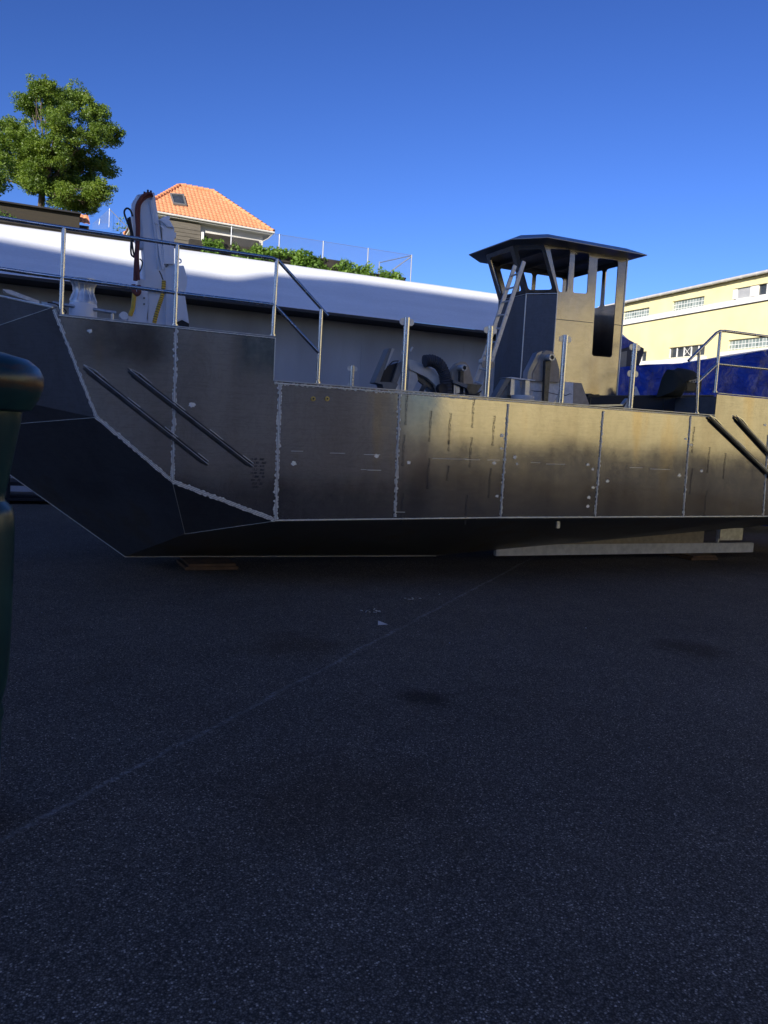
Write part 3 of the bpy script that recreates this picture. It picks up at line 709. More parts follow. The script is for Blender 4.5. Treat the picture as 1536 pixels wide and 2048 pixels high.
# short bright dashes along the plate joint
for x0, x1, y in ((582, 606, 902), (660, 690, 906), (728, 760, 909), (930, 960, 919), (1062, 1080, 925), (1092, 1130, 928), (1260, 1285, 935), (1300, 1340, 938), (722, 733, 939), (735, 762, 940), (793, 810, 1024), (865, 935, 917), (975, 1000, 920)):
    a = PY(x0, y, HY-.004); c = PY(x1, y+(x1-x0)*.02, HY-.004)
    if y > 1045: a.z -= .0; 
    mb = MB(); mb.beam(a, c, .003, .0035+.003*random.random()); mb.build('stitch_weld', 'weld', hull)
# brass plugs
for x in (626, 654):
    c = PY(x, 797.5, HY-.001); mb = MB(); mb.lathe(c, [(.0, .012), (.012, .012), (.012, .016), (.028, .016), (.030, .0)], 16, 'Y'); pl = mb.build('drain_plug', 'brass', hull)
    mb = MB(); mb.lathe(c, [(0, .018), (.012, .018), (.012, .012)], 12, 'Y'); mb.build('plug_hole', 'black', hull)

# handwriting and mill stamps
def text_part(body, p, size, rot, name, mat='ink', parent=None):
    cu = bpy.data.curves.new(name, 'FONT'); cu.body = body; cu.size = size; cu.extrude = .0004; cu.shear = .25
    tmp = bpy.data.objects.new('tmp', cu); col.objects.link(tmp)
    bpy.context.view_layer.update()
    dg = bpy.context.evaluated_depsgraph_get(); me = bpy.data.meshes.new_from_object(tmp.evaluated_get(dg))
    bpy.data.objects.remove(tmp)
    mw = Matrix.Translation(Vector(p)) @ Matrix.Rotation(rot, 4, 'Y') @ Matrix.Rotation(R(90), 4, 'X')
    me.transform(mw); me.transform(Matrix.Translation(-Vector(hull['_o'])))
    me.materials.clear(); me.materials.append(M[mat])
    o = bpy.data.objects.new(name, me); col.objects.link(o); o.parent = parent or hull; return o
rs = random.Random(21)
stp = [(812, 785), (806, 868), (803, 985), (860, 820), (856, 915), (899, 825), (896, 880), (894, 930), (946, 793), (941, 873), (932, 988), (987, 830), (979, 935),
       (1387, 852), (1383, 936), (1418, 893), (1450, 905), (1412, 980)]
for x, y in stp:
    txt = 'TTTA-CU01-NV N3' if (x, y) != (896, 880) and x != 894 else ('NV N3' if x != 894 else 'TTTA-CU')
    p = PY(x, y, HY-.0045); text_part(txt, p, .047, R(90), 'mill_stamp')
hw = ['12.40 - 880', '13.82 - 860', '14.10 - 910', '15.2 - 865', '15.90 - 818', '1.880 - 90', '384 - 72', '820 - 22', '- 2040 -']
for i, s_ in enumerate(hw):
    p = PY(500+(4 if i % 2 else 0), 920+i*7, HY-.0045); text_part(s_, p, .036, R(0), 'chalk_figures')

# diagonal rub rails
def rub_rail(a, b, nm='rub_rail'):
    a = PY(a[0], a[1], HY-.035); b = PY(b[0], b[1], HY-.035); d = (b-a).normalized(); nrm = Vector((-d.z, 0, d.x))
    if nrm.z < 0: nrm = -nrm
    mb = MB(); mb.beam(a, b, .03, .026, nrm)
    mb.beam(a+nrm*.030+d*.10, b+nrm*.030-d*.02, .016, .008, nrm)
    mb.beam(a-nrm*.022+d*.05, b-nrm*.022-d*.05, .035, .008, nrm)
    o = mb.build(nm, 'darkbar', hull, bevel=.003)
    mb = MB(); Ln = (b-a).length
    mb.beam(a+nrm*.02-d*.02, a+nrm*.05+d*.10, .02, .012, nrm); mb.beam(a+nrm*.05+d*.10, a+nrm*.045+d*.26, .02, .012, nrm)
    for t0, t1 in ((.32, .42), (.62, .73), (.90, .99)): pass
    mb.build('rail_bracket', 'pipe', o)
    mb = MB(); mb.beam(a+nrm*.016-Vector((0, .017, 0)), b+nrm*.010-Vector((0, .018, 0)), .004, .007, nrm); mb.build('rail_highlight', 'alu', o)  # thin bright strip painted in as the rail's highlight
    for t0, t1 in ((.32, .42), (.62, .73), (.90, .99)):
        mb = MB(); mb.beam(a.lerp(b, t0)+nrm*.040, a.lerp(b, t1)+nrm*.040, .006, .007, nrm); mb.build('clip_highlight', 'weld', o)  # bright tone paints the highlights on the brackets
rub_rail((168, 735), (415, 930)); rub_rail((258, 742), (505, 934)); rub_rail((1420, 835), (1536+40, 985)); rub_rail((1473, 835), (1600, 975))
for x, y in ((405, 835), (410, 841), (300, 752), (420, 762)):
    pass

# skeg, keel bar, rudder, hull fittings
b_ = MB(); p0 = PY(1000, 1110, CY); p1 = PY(1503, 1104, CY)
b_.box((7.2, CY-.04, .085), (p1.x, CY+.04, .27)); sk_ = b_.build('keel_bar', 'keel', hull, bevel=.006)
b_ = MB(); b_.panel([[Vector((5.9, CY-.01, .1)), Vector((7.1, CY-.01, .25)), Vector((KB.x, CY-.01, .271)), Vector((KB.x, CY-.01, KB.z+.05)), Vector((KA.x, CY-.01, KA.z+.04))]], (0, .02, 0)); b_.build('skeg', 'tan', hull)
b_ = MB(); a = PY(1447, 1042, CY-.1); c = PY(1446, 1088, CY); b_.tube([(a.x, CY, a.z+.1), (a.x, CY, .28)], .03, 10)
a2 = PY(1438, 1056, CY); c2_ = PY(1483, 1080, CY); b_.box((a2.x, CY-.02, c2_.z), (c2_.x, CY+.02, a2.z)); b_.box((a2.x-.01, CY-.05, c2_.z+.03), (a2.x+.15, CY+.05, a2.z-.02)); b_.build('rudder', 'alu', hull, bevel=.004)
b_ = MB(); c = PY(1113, 1049, 9.45); b_.box((c.x-.03, 9.4, c.z-.05), (c.x+.03, 9.45, c.z+.05)); b_.build('anode', 'alu', hull, bevel=.006)

# railings
def railing(paths, posts, r_=.021, mat='pipe'):
    mb = MB()
    for p in paths: mb.tube(p, r_, 12)
    o = mb.build('railing', mat, boat)
    for a, b in posts:
        mb = MB(); mb.tube([a, b], r_*1.08, 12)
        mb.tube([Vector(a)+Vector((0, 0, .0)), Vector(a)+Vector((0, 0, .022))], r_*1.7, 12); mb.build('rail_post', mat, o)
    return o
RY = 9.25
def r_(x, y, Y=RY): return PY(x, y, Y)
top = [Vector((-1.7, 10.7, 4.25)), Vector((-.9, 9.95, 4.10)), Vector((-.3, 9.45, 3.98))]+[Vector((.05, 9.28, 3.935)), Vector((.4, RY, 3.925)), Vector((1.56, RY, 3.92)), Vector((2.62, RY, 3.92)), Vector((2.70, RY, 3.90)), Vector((3.33, RY, 3.345))]
top = [top[i] for i in range(5)]+top[5:]
mid = [Vector((-1.7, 10.7, 3.75)), Vector((-.9, 9.95, 3.62)), Vector((-.3, 9.45, 3.47)), Vector((.05, 9.28, 3.43)), Vector((.4, RY, 3.42)), Vector((1.54, RY, 3.40)), Vector((2.67, RY, 3.40)), Vector((3.235, RY, 2.905))]
railing([top, mid], [(Vector((.385, RY, 3.04)), Vector((.40, RY, 3.92))), (Vector((1.55, RY, 3.04)), Vector((1.555, RY, 3.92))), (Vector((2.665, RY, 3.04)), Vector((2.68, RY, 3.915))), (Vector((3.24, RY, 2.54)), Vector((3.245, RY, 3.41))), (Vector((-.9, 9.95, 3.2)), Vector((-.9, 9.95, 4.1)))])
fy = 2*CY-RY
railing([[Vector((p.x, 2*CY-p.y, p.z)) for p in top], [Vector((p.x, 2*CY-p.y, p.z)) for p in mid]][:0]+[[Vector((3.4, fy, 2.9)), Vector((3.42, fy, 3.3))]], [(Vector((3.44, fy-.02, 2.1)), Vector((3.44, fy-.02, 3.18)))])
t2_ = [Vector((9.0, RY, 3.30)), Vector((9.5, RY, 3.755)), Vector((9.57, RY, 3.79)), Vector((9.68, RY, 3.80)), Vector((XS-.3, RY, 3.83))]
railing([t2_, [Vector((9.19, RY, 2.98)), Vector((9.575, RY, 3.305)), Vector((XS-.3, RY, 3.34))]],
        [(Vector((9.245, RY, 2.54)), Vector((9.19, RY, 3.45))), (Vector((9.575, RY, 2.875)), Vector((9.58, RY, 3.79))), (Vector((10.75, RY, 2.875)), Vector((10.75, RY, 3.80))), (Vector((12.6, RY, 2.875)), Vector((12.6, RY, 3.81)))])

# mooring posts with ears
def ear(mb, c, dx, r2=.043, y=0):
    mb.lathe(Vector(c)+Vector((dx, y, 0)), [(0, .006), (r2, .006), (r2, -.006), (0, -.006)], 18, 'Y', False)
def bitt(xb, yb, xt, yt, Y, r0=.038, mids=(), k=1.0):
    a = PY(xb, yb, Y); b = PY(xt, yt, Y)
    mb = MB(); mb.tube([Vector((b.x, Y, a.z)), b], r0*k, 16); mb.tube([b, b+Vector((0, 0, .006))], r0*k*1.04, 16); o = mb.build('mooring_post', 'pipe', boat)
    mb = MB()
    for s_ in (-1, 1): ear(mb, b-Vector((0, 0, .05*k)), s_*.058*k, .043*k)
    mb.build('post_ear', 'alu', o)
    for t in mids:
        mb = MB(); c = a.lerp(b, t); c.x = b.x
        for s_ in (-1, 1): ear(mb, c, s_*.055*k, .045*k)
        mb.build('post_ear', 'tan' if t < .5 else 'alu', o)
    mb = MB(); mb.panel([[Vector((b.x-.10*k, Y+.02, a.z)), Vector((b.x-.02, Y+.02, a.z)), Vector((b.x-.02, Y+.02, a.z+.16*k))]], (0, .008, 0)); mb.build('gusset', 'alu', o)
bitt(807, 782, 814, 636, 9.35); bitt(970, 796, 981, 653, 9.35, mids=(.47,)); bitt(1119, 808, 1131, 671, 9.35); bitt(1259, 820, 1270, 688, 9.35, mids=(.55,))
bitt(701, 776, 705, 732, 13.2, k=.95)
for xx, yy in ((705, 768),):
    pass

# bow gear: capstan, horizontal horn cleat, white strip painting the lit deck edge
cap0 = PY(166, 636, 9.9)
cap = MB(); n_ = 28
def capz(y): return PY(166, y, 9.9).z
prof = [(.15, capz(640)), (.15, capz(611)), (.145, capz(608)), (.143, capz(603)), (.125, capz(594)), (.105, capz(584)), (.112, capz(574)), (.135, capz(565)), (.150, capz(562)), (.150, capz(559)), (.10, capz(558.5)), (0, capz(558))]
cap.lathe((cap0.x, 9.9, 0), prof[2:], n_)
mb = MB(); mb.lathe((cap0.x, 9.9, 0), prof[:3]+[(0, prof[2][1])], n_); cbase = mb
co = cap.build('capstan', 'alu', boat); cbase.build('capstan_base', 'white', co)
mb = MB()
for k in range(12):
    a = 2*math.pi*k/12; ca, sa = math.cos(a), math.sin(a)
    mb.tube([(cap0.x+ca*r2, 9.9+sa*r2, h) for r2, h in prof[3:9]], .008, 6)
mb.build('drum_rib', 'alu', co)
mb = MB(); a = PY(105, 606, 9.8); b = PY(232, 626, 9.8); mb.tube([a, b], .02, 10); mb.tube([PY(225, 624, 9.8), PY(224, 645, 9.8)], .018, 10); mb.build('mooring_bar', 'alu', boat)
mb = MB(); mb.panel([pp([(5, 578), (22, 580), (79, 602), (78, 609), (14, 586)], 9.62)], (0, .25, 0)); mb.build('lit_edge_strip', 'whiteb', boat)  # white strip paints the light along the bow deck edge
mb = MB(); mb.panel([pp([(82, 603), (112, 607), (116, 614), (85, 610)], 9.5)], (0, .08, 0)); mb.build('bow_bracket', 'alu', boat)
mb = MB(); mb.tube(arc([PY(95, 605, 9.45), PY(112, 608, 9.45), PY(132, 622, 9.45), PY(128, 632, 9.45), PY(150, 634, 9.45)], 5), .008, 6); mb.build('cable', 'rubber', boat)

# ------------------------------------------------------------------ folded white loader crane
cr = MB(); CYc = 10.15
cr.panel([pp(zc((360, 190), (585, 165), (600, 300), (650, 620), (720, 1000), (745, 1340), (745, 1480), (465, 1480), (450, 1000), (400, 380)), CYc)], (0, .22, 0))
crane = cr.build('loader_crane', 'white', boat, bevel=.008); crane['label'] = 'white folded loader crane with red brown hoses'
def cpart(name, pts, Y, d, mat='white', bevel=.006):
    mb = MB(); mb.panel([pp(zc(*pts), Y)], (0, d, 0)); return mb.build(name, mat, crane, bevel=bevel)
cpart('boom_extension', ((360, 190), (300, 285), (295, 480), (310, 700), (380, 900), (440, 900), (400, 380)), CYc+.05, .15)
cpart('boom_extension', ((540, 160), (588, 165), (650, 560), (705, 1010), (720, 1180), (690, 1180), (650, 1000), (600, 620)), CYc-.035, .03)
cpart('boom_rib', ((525, 260), (545, 255), (600, 560), (645, 1120), (630, 1190), (590, 760)), CYc-.03, .028)
cpart('crane_cylinder', ((655, 520), (700, 490), (760, 500), (800, 540), (850, 640), (850, 1110), (720, 1110), (700, 900), (690, 640)), CYc-.05, .2)
cpart('cylinder_head', ((690, 485), (790, 470), (795, 520), (700, 535)), CYc-.02, .12)
cpart('hinge_block', ((640, 520), (760, 515), (845, 630), (760, 620), (700, 560)), CYc-.08, .04)
cpart('hinge_lug', ((840, 690), (878, 690), (870, 770), (840, 770)), CYc-.02, .05)
cpart('column', ((710, 1105), (860, 1100), (850, 1950), (735, 1950), (745, 1400)), CYc-.01, .25)
cpart('column', ((500, 1480), (700, 1480), (820, 1640), (815, 1940), (500, 1940)), CYc+.04, .25)
cpart('column', ((380, 1300), (500, 1330), (500, 1700), (480, 1900), (330, 1890), (340, 1560)), CYc+.0, .22)
cpart('crane_foot', ((240, 1800), (330, 1770), (480, 1800), (520, 1940), (240, 1900)), CYc-.05, .3)
mb = MB(); c = PY(*zc((180, 1800))[0], CYc-.06); mb.lathe(c, [(0, .04), (.045, .04), (.05, .03), (.05, -.04), (0, -.04)], 20, 'Y'); mb.build('foot_pad', 'white', crane)
for pt in ((565, 560), (640, 560), (590, 1700)):
    pass
st = cpart('stabiliser_beam', ((880, 1105), (905, 1130), (975, 1130), (1020, 1290), (1015, 1395), (985, 1480), (1046, 1895), (950, 1845), (872, 1885)), CYc-.07, .22, bevel=.004)
cpart('stabiliser_beam', ((880, 1460), (950, 1460), (950, 1845), (872, 1880)), CYc-.09, .02)
cpart('beam_mouth', ((872, 1885), (950, 1848), (1045, 1893), (1042, 1962), (872, 1960)), CYc-.06, .2, 'black', 0)  # flat black piece paints the shaded opening of the beam
mb = MB(); c = PY(*zc((915, 1070))[0], CYc); mb.lathe(c, [(.016, .008), (.030, .008), (.030, -.008), (.016, -.008), (.016, .008)], 16, 'Y', False)
mb.build('lifting_eye', 'white', crane)
def hose(name, pts, r2, mat, Y=CYc-.06, par=None):
    mb = MB(); mb.tube(arc([PY(x, y, Y) for x, y in zc(*pts)], 6), r2, 10); return mb.build(name, mat, par or crane)
hose('hose_bundle', ((560, 195), (480, 215), (400, 290), (372, 400), (368, 700), (358, 900), (345, 1100), (335, 1330)), .026, 'redhose')
hose('hose_bundle', ((550, 180), (470, 190), (400, 255), (350, 400), (372, 760), (362, 1000), (375, 1320)), .020, 'redhose', CYc-.085)
hose('hose_bundle', ((310, 1380), (320, 1480), (350, 1510), (385, 1480), (375, 1390)), .026, 'redhose', CYc-.07)
hose('hose', ((300, 480), (270, 400), (220, 375), (188, 430), (230, 560), (270, 680), (300, 900), (320, 1000)), .011, 'rubber')
hose('hose', ((262, 490), (258, 580), (285, 720), (275, 900), (285, 990), (325, 1020)), .011, 'rubber', CYc-.04)
hose('hose', ((250, 500), (285, 700), (305, 800)), .02, 'rubber', CYc-.03)
hose('hose', ((390, 1040), (425, 1080), (415, 1160), (380, 1230)), .008, 'rubber')
hose('hose', ((650, 1200), (670, 1240), (700, 1320)), .007, 'rubber', CYc-.08)
ye = hose('yellow_sleeve', ((320, 1500), (312, 1600), (300, 1700), (265, 1790)), .026, 'yellow')
ys = hose('yellow_sleeve', ((712, 1330), (705, 1440), (680, 1560), (650, 1650), (610, 1780), (585, 1890)), .024, 'yellow', CYc-.12)
mb = MB(); pth = arc([PY(x, y, CYc-.12) for x, y in zc((712, 1330), (705, 1440), (680, 1560), (650, 1650), (610, 1780), (585, 1890))], 20)
for i in range(4, len(pth)-4, 5): mb.tube([pth[i], pth[i+1].lerp(pth[i+2], .2)], .0255, 12)
mb.build('black_stripe', 'rubber', ys)
hose('hydraulic_pipe', ((545, 270), (590, 560), (640, 620), (700, 1000), (715, 1180)), .006, 'white', CYc-.09)
hose('hydraulic_pipe', ((600, 560), (660, 600), (700, 640)), .006, 'white', CYc-.10)
for x, y in ((455, 190), (500, 165), (540, 175)): 
    mb = MB(); c = PY(*zc((x, y))[0], CYc-.02); mb.tube([c, c+Vector((0, 0, .03))], .012, 8); mb.build('hose_fitting', 'rubber', crane)
mb = MB(); mb.tube([PY(*zc((495, 130))[0], CYc), PY(*zc((497, 190))[0], CYc)], .006, 6); mb.build('pin', 'rubber', crane)
mb = MB()
for (x, y) in ((450, 1560), (450, 1640), (745, 1140), (760, 1125)):
    c = PY(*zc((x, y))[0], CYc-.02); mb.lathe(c, [(0, .008), (.012, .008), (.012, 0)], 10, 'Y')
mb.build('bolt', 'grey', crane)

# ------------------------------------------------------------------ wheelhouse
WY0, WY1 = 10.5, 11.97; X0, X1 = 7.48, 8.76; ZB, ZK, ZT = 2.0, 4.27, 4.97; ch = .34; FL = .31; T = .02
nw = [rounded(pp(z4((755, 225), (775, 213), (885, 222), (905, 245), (882, 535), (812, 535)), WY0), .035),
      rounded(pp(z4((938, 238), (1046, 252), (1030, 552), (922, 545)), WY0), .04),
      rounded(pp(z4((1108, 283), (1264, 303), (1213, 1030), (1063, 1018)), WY0), .05)]
nw[0] = rounded(pp(z4((750, 214), (903, 222), (880, 537), (818, 540)), WY0), .04)
side_o = [Vector((X0, WY0, ZB)), Vector((X0, WY0, ZK)), Vector((X0-FL, WY0, ZT)), Vector((X1, WY0, ZT)), Vector((X1, WY0, ZB))]
b_ = MB(); b_.panel([side_o]+nw, (0, T, 0))
wh = b_.build('wheelhouse', 'house', boat)
mir = lambda p: Vector((p.x, WY1, p.z))
rw3 = rounded([Vector((8.05, WY1, 4.32)), Vector((8.05, WY1, 4.86)), Vector((8.62, WY1, 4.86)), Vector((8.62, WY1, 4.32))], .05)
wa = rounded([Vector((X0-.16, WY1, 4.86)), Vector((X0+.17, WY1, 4.86)), Vector((X0+.17, WY1, 4.33)), Vector((X0+.06, WY1, 4.33))], .04)
wb = rounded([Vector((X0+.25, WY1, 4.86)), Vector((X0+.50, WY1, 4.86)), Vector((X0+.50, WY1, 4.33)), Vector((X0+.25, WY1, 4.33))], .04)
b_ = MB(); b_.panel([[mir(p) for p in side_o], wa, wb, rw3], (0, -T, 0)); b_.build('side_panel', 'house', wh)
# plan corners, lower and flared upper
lo = [Vector((X0, WY0, 0)), Vector((X0-ch, WY0+ch, 0)), Vector((X0-ch, WY1-ch, 0)), Vector((X0, WY1, 0))]
hi = [Vector((X0-FL, WY0, 0)), Vector((X0-ch-FL, WY0+ch, 0)), Vector((X0-ch-FL, WY1-ch, 0)), Vector((X0-FL, WY1, 0))]
for i in range(3):
    a, b = lo[i], lo[i+1]; A, B = hi[i], hi[i+1]; nrm = Vector((b.y-a.y, -(b.x-a.x), 0)).normalized()
    if nrm.x < 0: nrm = -nrm
    z_ = lambda p, z: Vector((p.x, p.y, z))
    b_ = MB(); b_.panel([[z_(a, ZB), z_(a, ZK-.02), z_(b, ZK-.02), z_(b, ZB)]], nrm*T); b_.build('front_panel', 'bowp' if i < 1 else 'bowp', wh)  # darker plate tone paints the shaded look of the front
    q = [z_(a, ZK-.02), z_(A, ZT), z_(B, ZT), z_(b, ZK-.02)]
    def bl(u, v): return (q[0].lerp(q[3], u)).lerp(q[1].lerp(q[2], u), v)
    hole = rounded([bl(.12, .1), bl(.12, .9), bl(.88, .9), bl(.88, .1)], .05)
    b_ = MB(); b_.panel([q, hole], nrm*T); b_.build('window_frame', 'house', wh)
    b_ = MB(); b_.beam(z_(a, ZB), z_(a, ZK), .012, .012); b_.beam(z_(a, ZK), z_(b, ZK), .014, .014); b_.build('weld_seam', 'weld' if i == 1 else 'alu', wh)
rh = [rounded([Vector((X1, WY0+.10, 4.27)), Vector((X1, WY0+.10, 4.87)), Vector((X1, WY0+.48, 4.87)), Vector((X1, WY0+.48, 4.27))], .05),
      rounded([Vector((X1, WY0+.56, 4.27)), Vector((X1, WY0+.56, 4.87)), Vector((X1, WY1-.1, 4.87)), Vector((X1, WY1-.1, 4.27))], .05)]
b_ = MB(); b_.panel([[Vector((X1, WY0+T, ZB)), Vector((X1, WY0+T, ZT)), Vector((X1, WY1-T, ZT)), Vector((X1, WY1-T, ZB))]]+rh, (-T, 0, 0)); b_.build('rear_panel', 'house', wh)
b_ = MB(); b_.beam(PY(*z4((790, 742))[0], WY0-.002), PY(*z4((1070, 770))[0], WY0-.002), .006, .008); b_.beam(PY(*z4((1228, 782))[0], WY0-.002), PY(*z4((1280, 790))[0], WY0-.002), .006, .008)
b_.build('plate_joint', 'darkbar', wh)
b_ = MB(); b_.beam((X1+.006, WY0-.004, ZB), (X1+.006, WY0-.004, ZT), .016, .016); b_.build('corner_bead', 'weld', wh)
# roof
zr = 4.985; eave = [(8.90, 10.2), (8.95, 12.25), (7.10, 12.25), (6.66, 11.87), (6.66, 10.60), (7.02, 10.2)]
cx, cy = 8.0, 11.22
top_ = [((x-cx)*.80+cx, (y-cy)*.72+cy) for x, y in eave]
b_ = MB(); n_ = len(eave)
low = [((x-cx)*.90+cx, (y-cy)*.84+cy) for x, y in eave]
vs = [(x, y, zr) for x, y in eave]+[(x, y, zr+.125) for x, y in top_]+[(x, y, zr-.012) for x, y in eave]+[(x, y, zr-.03) for x, y in low]
fs = [(i, (i+1) % n_, n_+(i+1) % n_, n_+i) for i in range(n_)]+[tuple(n_+i for i in range(n_))]
fs += [(2*n_+i, 2*n_+(i+1) % n_, (i+1) % n_, i) for i in range(n_)]+[(3*n_+i, 3*n_+(i+1) % n_, 2*n_+(i+1) % n_, 2*n_+i) for i in range(n_)]+[tuple(3*n_+i for i in reversed(range(n_)))]
b_.add(vs, fs); wr = b_.build('wheelhouse_roof', 'roofp', wh)
b_ = MB()
for x in (7.3, 7.8, 8.3): b_.box((x, 10.55, 4.90), (x+.03, 11.93, 4.954))
b_.build('roof_beam', 'roofp', wr)

# aft coaming behind the mooring posts, its shade painted into the black
b_ = MB(); a = PY(1150, 797, 10.45); c = PY(1428, 791, 9.9)
b_.panel([[Vector((X1-.8, 10.40, 2.05)), Vector((X1-.8, 10.40, 2.74)), Vector((c.x+.0, 9.9, c.z)), Vector((c.x, 9.9, 2.05))]], (0, .012, 0))
b_.build('engine_coaming', 'black', boat)
b_ = MB(); b_.beam(Vector((X1-.8, 10.396, 2.745)), Vector((c.x, 9.896, c.z+.004)), .012, .012); 
for t in (.08, .33, .62, .86): p = Vector((X1-.8, 10.395, 2.06)).lerp(Vector((c.x, 9.895, 2.06)), t); b_.beam(p, p+Vector((0, 0, .72)), .008, .01)
b_.build('coaming_trim', 'darkbar', boat)
b_ = MB(); b_.beam(PY(1118, 812, 9.6), PY(1243, 810, 9.75), .06, .02); b_.beam(PY(1243, 810, 9.75), PY(1253, 798, 9.9), .05, .02); b_.build('deck_pipe', 'alu', boat)
b_ = MB(); b_.panel([pp([(1266, 773), (1273, 773), (1281, 793), (1262, 793)], 10.2), pp([(1269, 778), (1271, 778), (1272, 783), (1268, 783)], 10.2)], (0, .02, 0)); b_.build('pad_eye', 'whiteb', boat)

# lugs with pipe bosses
def lug(face, boss, r1, r2, stem, Y, side_=None, tone='tan', d=.06, mat2='alu'):
    mb = MB(); mb.panel([pp(face, Y)], (0, d, 0)); o = mb.build('davit_bracket', tone, boat, bevel=.004)
    if side_:
        mb = MB(); mb.panel([pp(side_, Y+.01)], (0, d+.06, 0)); mb.build('flange', 'roofp', o)
    c = PY(boss[0], boss[1], Y-.14); mb = MB(); mb.lathe(c, [(r2, .0), (r1, .0), (r1, -.16), (r2, -.16)], 24, 'Y'); mb.lathe(c, [(r2, 0), (r2, -.15), (0, -.15)], 20, 'Y'); 
    bo = mb.build('pipe_boss', 'alu', o)
    mb = MB(); mb.lathe(c, [(r2*.98, -.004), (0, -.004)], 20, 'Y'); mb.build('boss_bore', 'black', bo)
    mb = MB(); mb.panel([pp(stem, Y-.06)], (0, .055, 0)); mb.build('stem_plate', 'darkbar', o)
lug(za((1100, 640), (1160, 560), (1220, 530), (1290, 538), (1330, 590), (1390, 800), (1395, 965), (1130, 960)), (929.3, 735.5), .045, .027, za((1222, 640), (1262, 650), (1262, 965), (1215, 965)), 9.75)
lug(zb((670, 780), (672, 680), (720, 590), (790, 430), (850, 388), (930, 400), (980, 500), (1020, 640), (1020, 800)), (1104.5, 714.7), .050, .030, zb((840, 520), (910, 520), (870, 1055), (818, 1055)), 9.75,
    side_=zb((603, 790), (615, 660), (735, 420), (800, 395), (775, 470), (672, 665), (665, 790)))
# winch foundation of welded flats
wf = MB(); wf.panel([pp(zb((340, 742), (402, 745), (245, 1000), (185, 1000)), 9.6)], (0, .14, 0)); wfo = wf.build('winch_seat', 'grey', boat, bevel=.003)
mb = MB(); mb.panel([pp(zb((338, 738), (400, 730), (710, 768), (705, 780), (400, 748)), 9.58)], (0, .2, 0)); mb.build('seat_top', 'whiteb', wfo)
for pts in (((398, 755), (446, 758), (440, 965), (385, 962)), ((582, 770), (640, 775), (632, 968), (574, 962))):
    mb = MB(); mb.panel([pp(zb(*pts), 9.6)], (0, .1, 0)); mb.build('leg', 'alu', wfo, bevel=.003)
mb = MB(); mb.panel([pp(zb((400, 770), (400, 1005), (245, 1005)), 9.68)], (0, .02, 0)); mb.build('gusset', 'tan', wfo)
c0 = PY(*zb((555, 1000))[0], 9.5); mb = MB(); mb.lathe((c0.x, 9.52, c0.z), [(0, .035), (.155, .035), (.16, .03), (.165, -.01), (.165, -.05), (0, -.05)], 28); mb.build('deck_hatch', 'cream', boat)
mb = MB(); mb.panel([pp(za((1130, 768), (1318, 828), (1300, 872), (1130, 802)), 9.6)], (0, .12, 0)); mb.build('cable_tray', 'grey', boat)
mb = MB(); mb.panel([pp(za((1320, 815), (1500, 830), (1440, 920), (1500, 975), (1350, 975), (1290, 860)), 9.62)], (0, .12, 0)); mb.build('cable_tray', 'darkbar', boat)
mb = MB(); mb.panel([pp(za((1140, 830), (1160, 835), (1155, 960), (1135, 960)), 9.64)], (0, .02, 0)); mb.panel([pp(za((1165, 840), (1215, 850), (1210, 965), (1165, 965)), 9.65)], (0, .02, 0)); mb.panel([pp(za((1265, 850), (1285, 855), (1280, 970), (1260, 970)), 9.66)], (0, .02, 0)); mb.build('bracket', 'alu', boat)

# ------------------------------------------------------------------ loose things on deck and around
wbx = thing('insulation_block', PY(1090, 806, 9.7), 'chipped white insulation board block on deck in front of the wheelhouse', 'block')
mb = MB(); mb.panel([pp(zb((498, 742), (700, 775), (820, 768), (900, 770), (1198, 800), (1190, 1085), (560, 1070)), 9.8)], (0, .25, 0)); mb.build('board', 'whiteb', wbx, bevel=.003)
mb = MB(); mb.panel([pp(zb((640, 900), (720, 908), (820, 912), (990, 950), (1100, 960), (1150, 940), (1188, 955), (1150, 950), (1100, 970), (990, 958), (820, 920), (700, 916)), 9.797)], (0, .002, 0)); mb.build('crack', 'black', wbx)
mb = MB(); mb.panel([pp(zb((1200, 800), (1300, 808), (1402, 1092), (1190, 1085)), 9.81)], (0, .22, 0)); mb.build('end_board', 'tan', wbx)

fan = thing('extraction_fan', PY(830, 780, 9.9), 'cream fan housing with open blue grey box behind the first mooring post', 'fan')
mb = MB(); oc = za((560, 500), (640, 522), (760, 575), (850, 630), (930, 700), (965, 800), (940, 935)); ic = za((900, 830), (800, 740), (700, 690), (570, 632))
mb.panel([pp(oc+ic, 9.75)], (0, .35, 0)); mb.build('housing', 'cream', fan, bevel=.004)
mb = MB(); mb.panel([pp(za((570, 640), (660, 680), (680, 765), (600, 925), (545, 925)), 9.78)], (0, .3, 0)); mb.build('side_plate', 'cream', fan)
mb = MB(); mb.panel([pp(za((660, 690), (900, 850), (950, 940), (900, 925), (790, 850), (740, 935), (700, 930), (750, 830), (680, 770)), 9.82)], (0, .05, 0)); mb.build('strut', 'darkbar', fan)
mb = MB(); mb.panel([pp(za((310, 362), (345, 362), (190, 800), (125, 800)), 9.85)], (0, .18, 0)); mb.build('lid', 'grey', fan, bevel=.003)
mb = MB(); mb.panel([pp(za((346, 362), (378, 370), (275, 610), (255, 640)), 9.84)], (0, .03, 0)); mb.build('lid_edge', 'cream', fan)
mb = MB(); mb.panel([pp(za((255, 600), (420, 545), (470, 560), (400, 800), (200, 795)), 9.9)], (0, .2, 0)); mb.build('box', 'black', fan)  # solid black paints the shaded inside of the open box
mb = MB(); mb.panel([pp(za((430, 545), (500, 520), (495, 590), (410, 805), (350, 790)), 9.86)], (0, .12, 0)); mb.build('box_side', 'grey', fan)
mb = MB(); mb.panel([pp(za((495, 590), (490, 880), (430, 850), (412, 805)), 9.87)], (0, .1, 0)); mb.build('box_side', 'cream', fan)
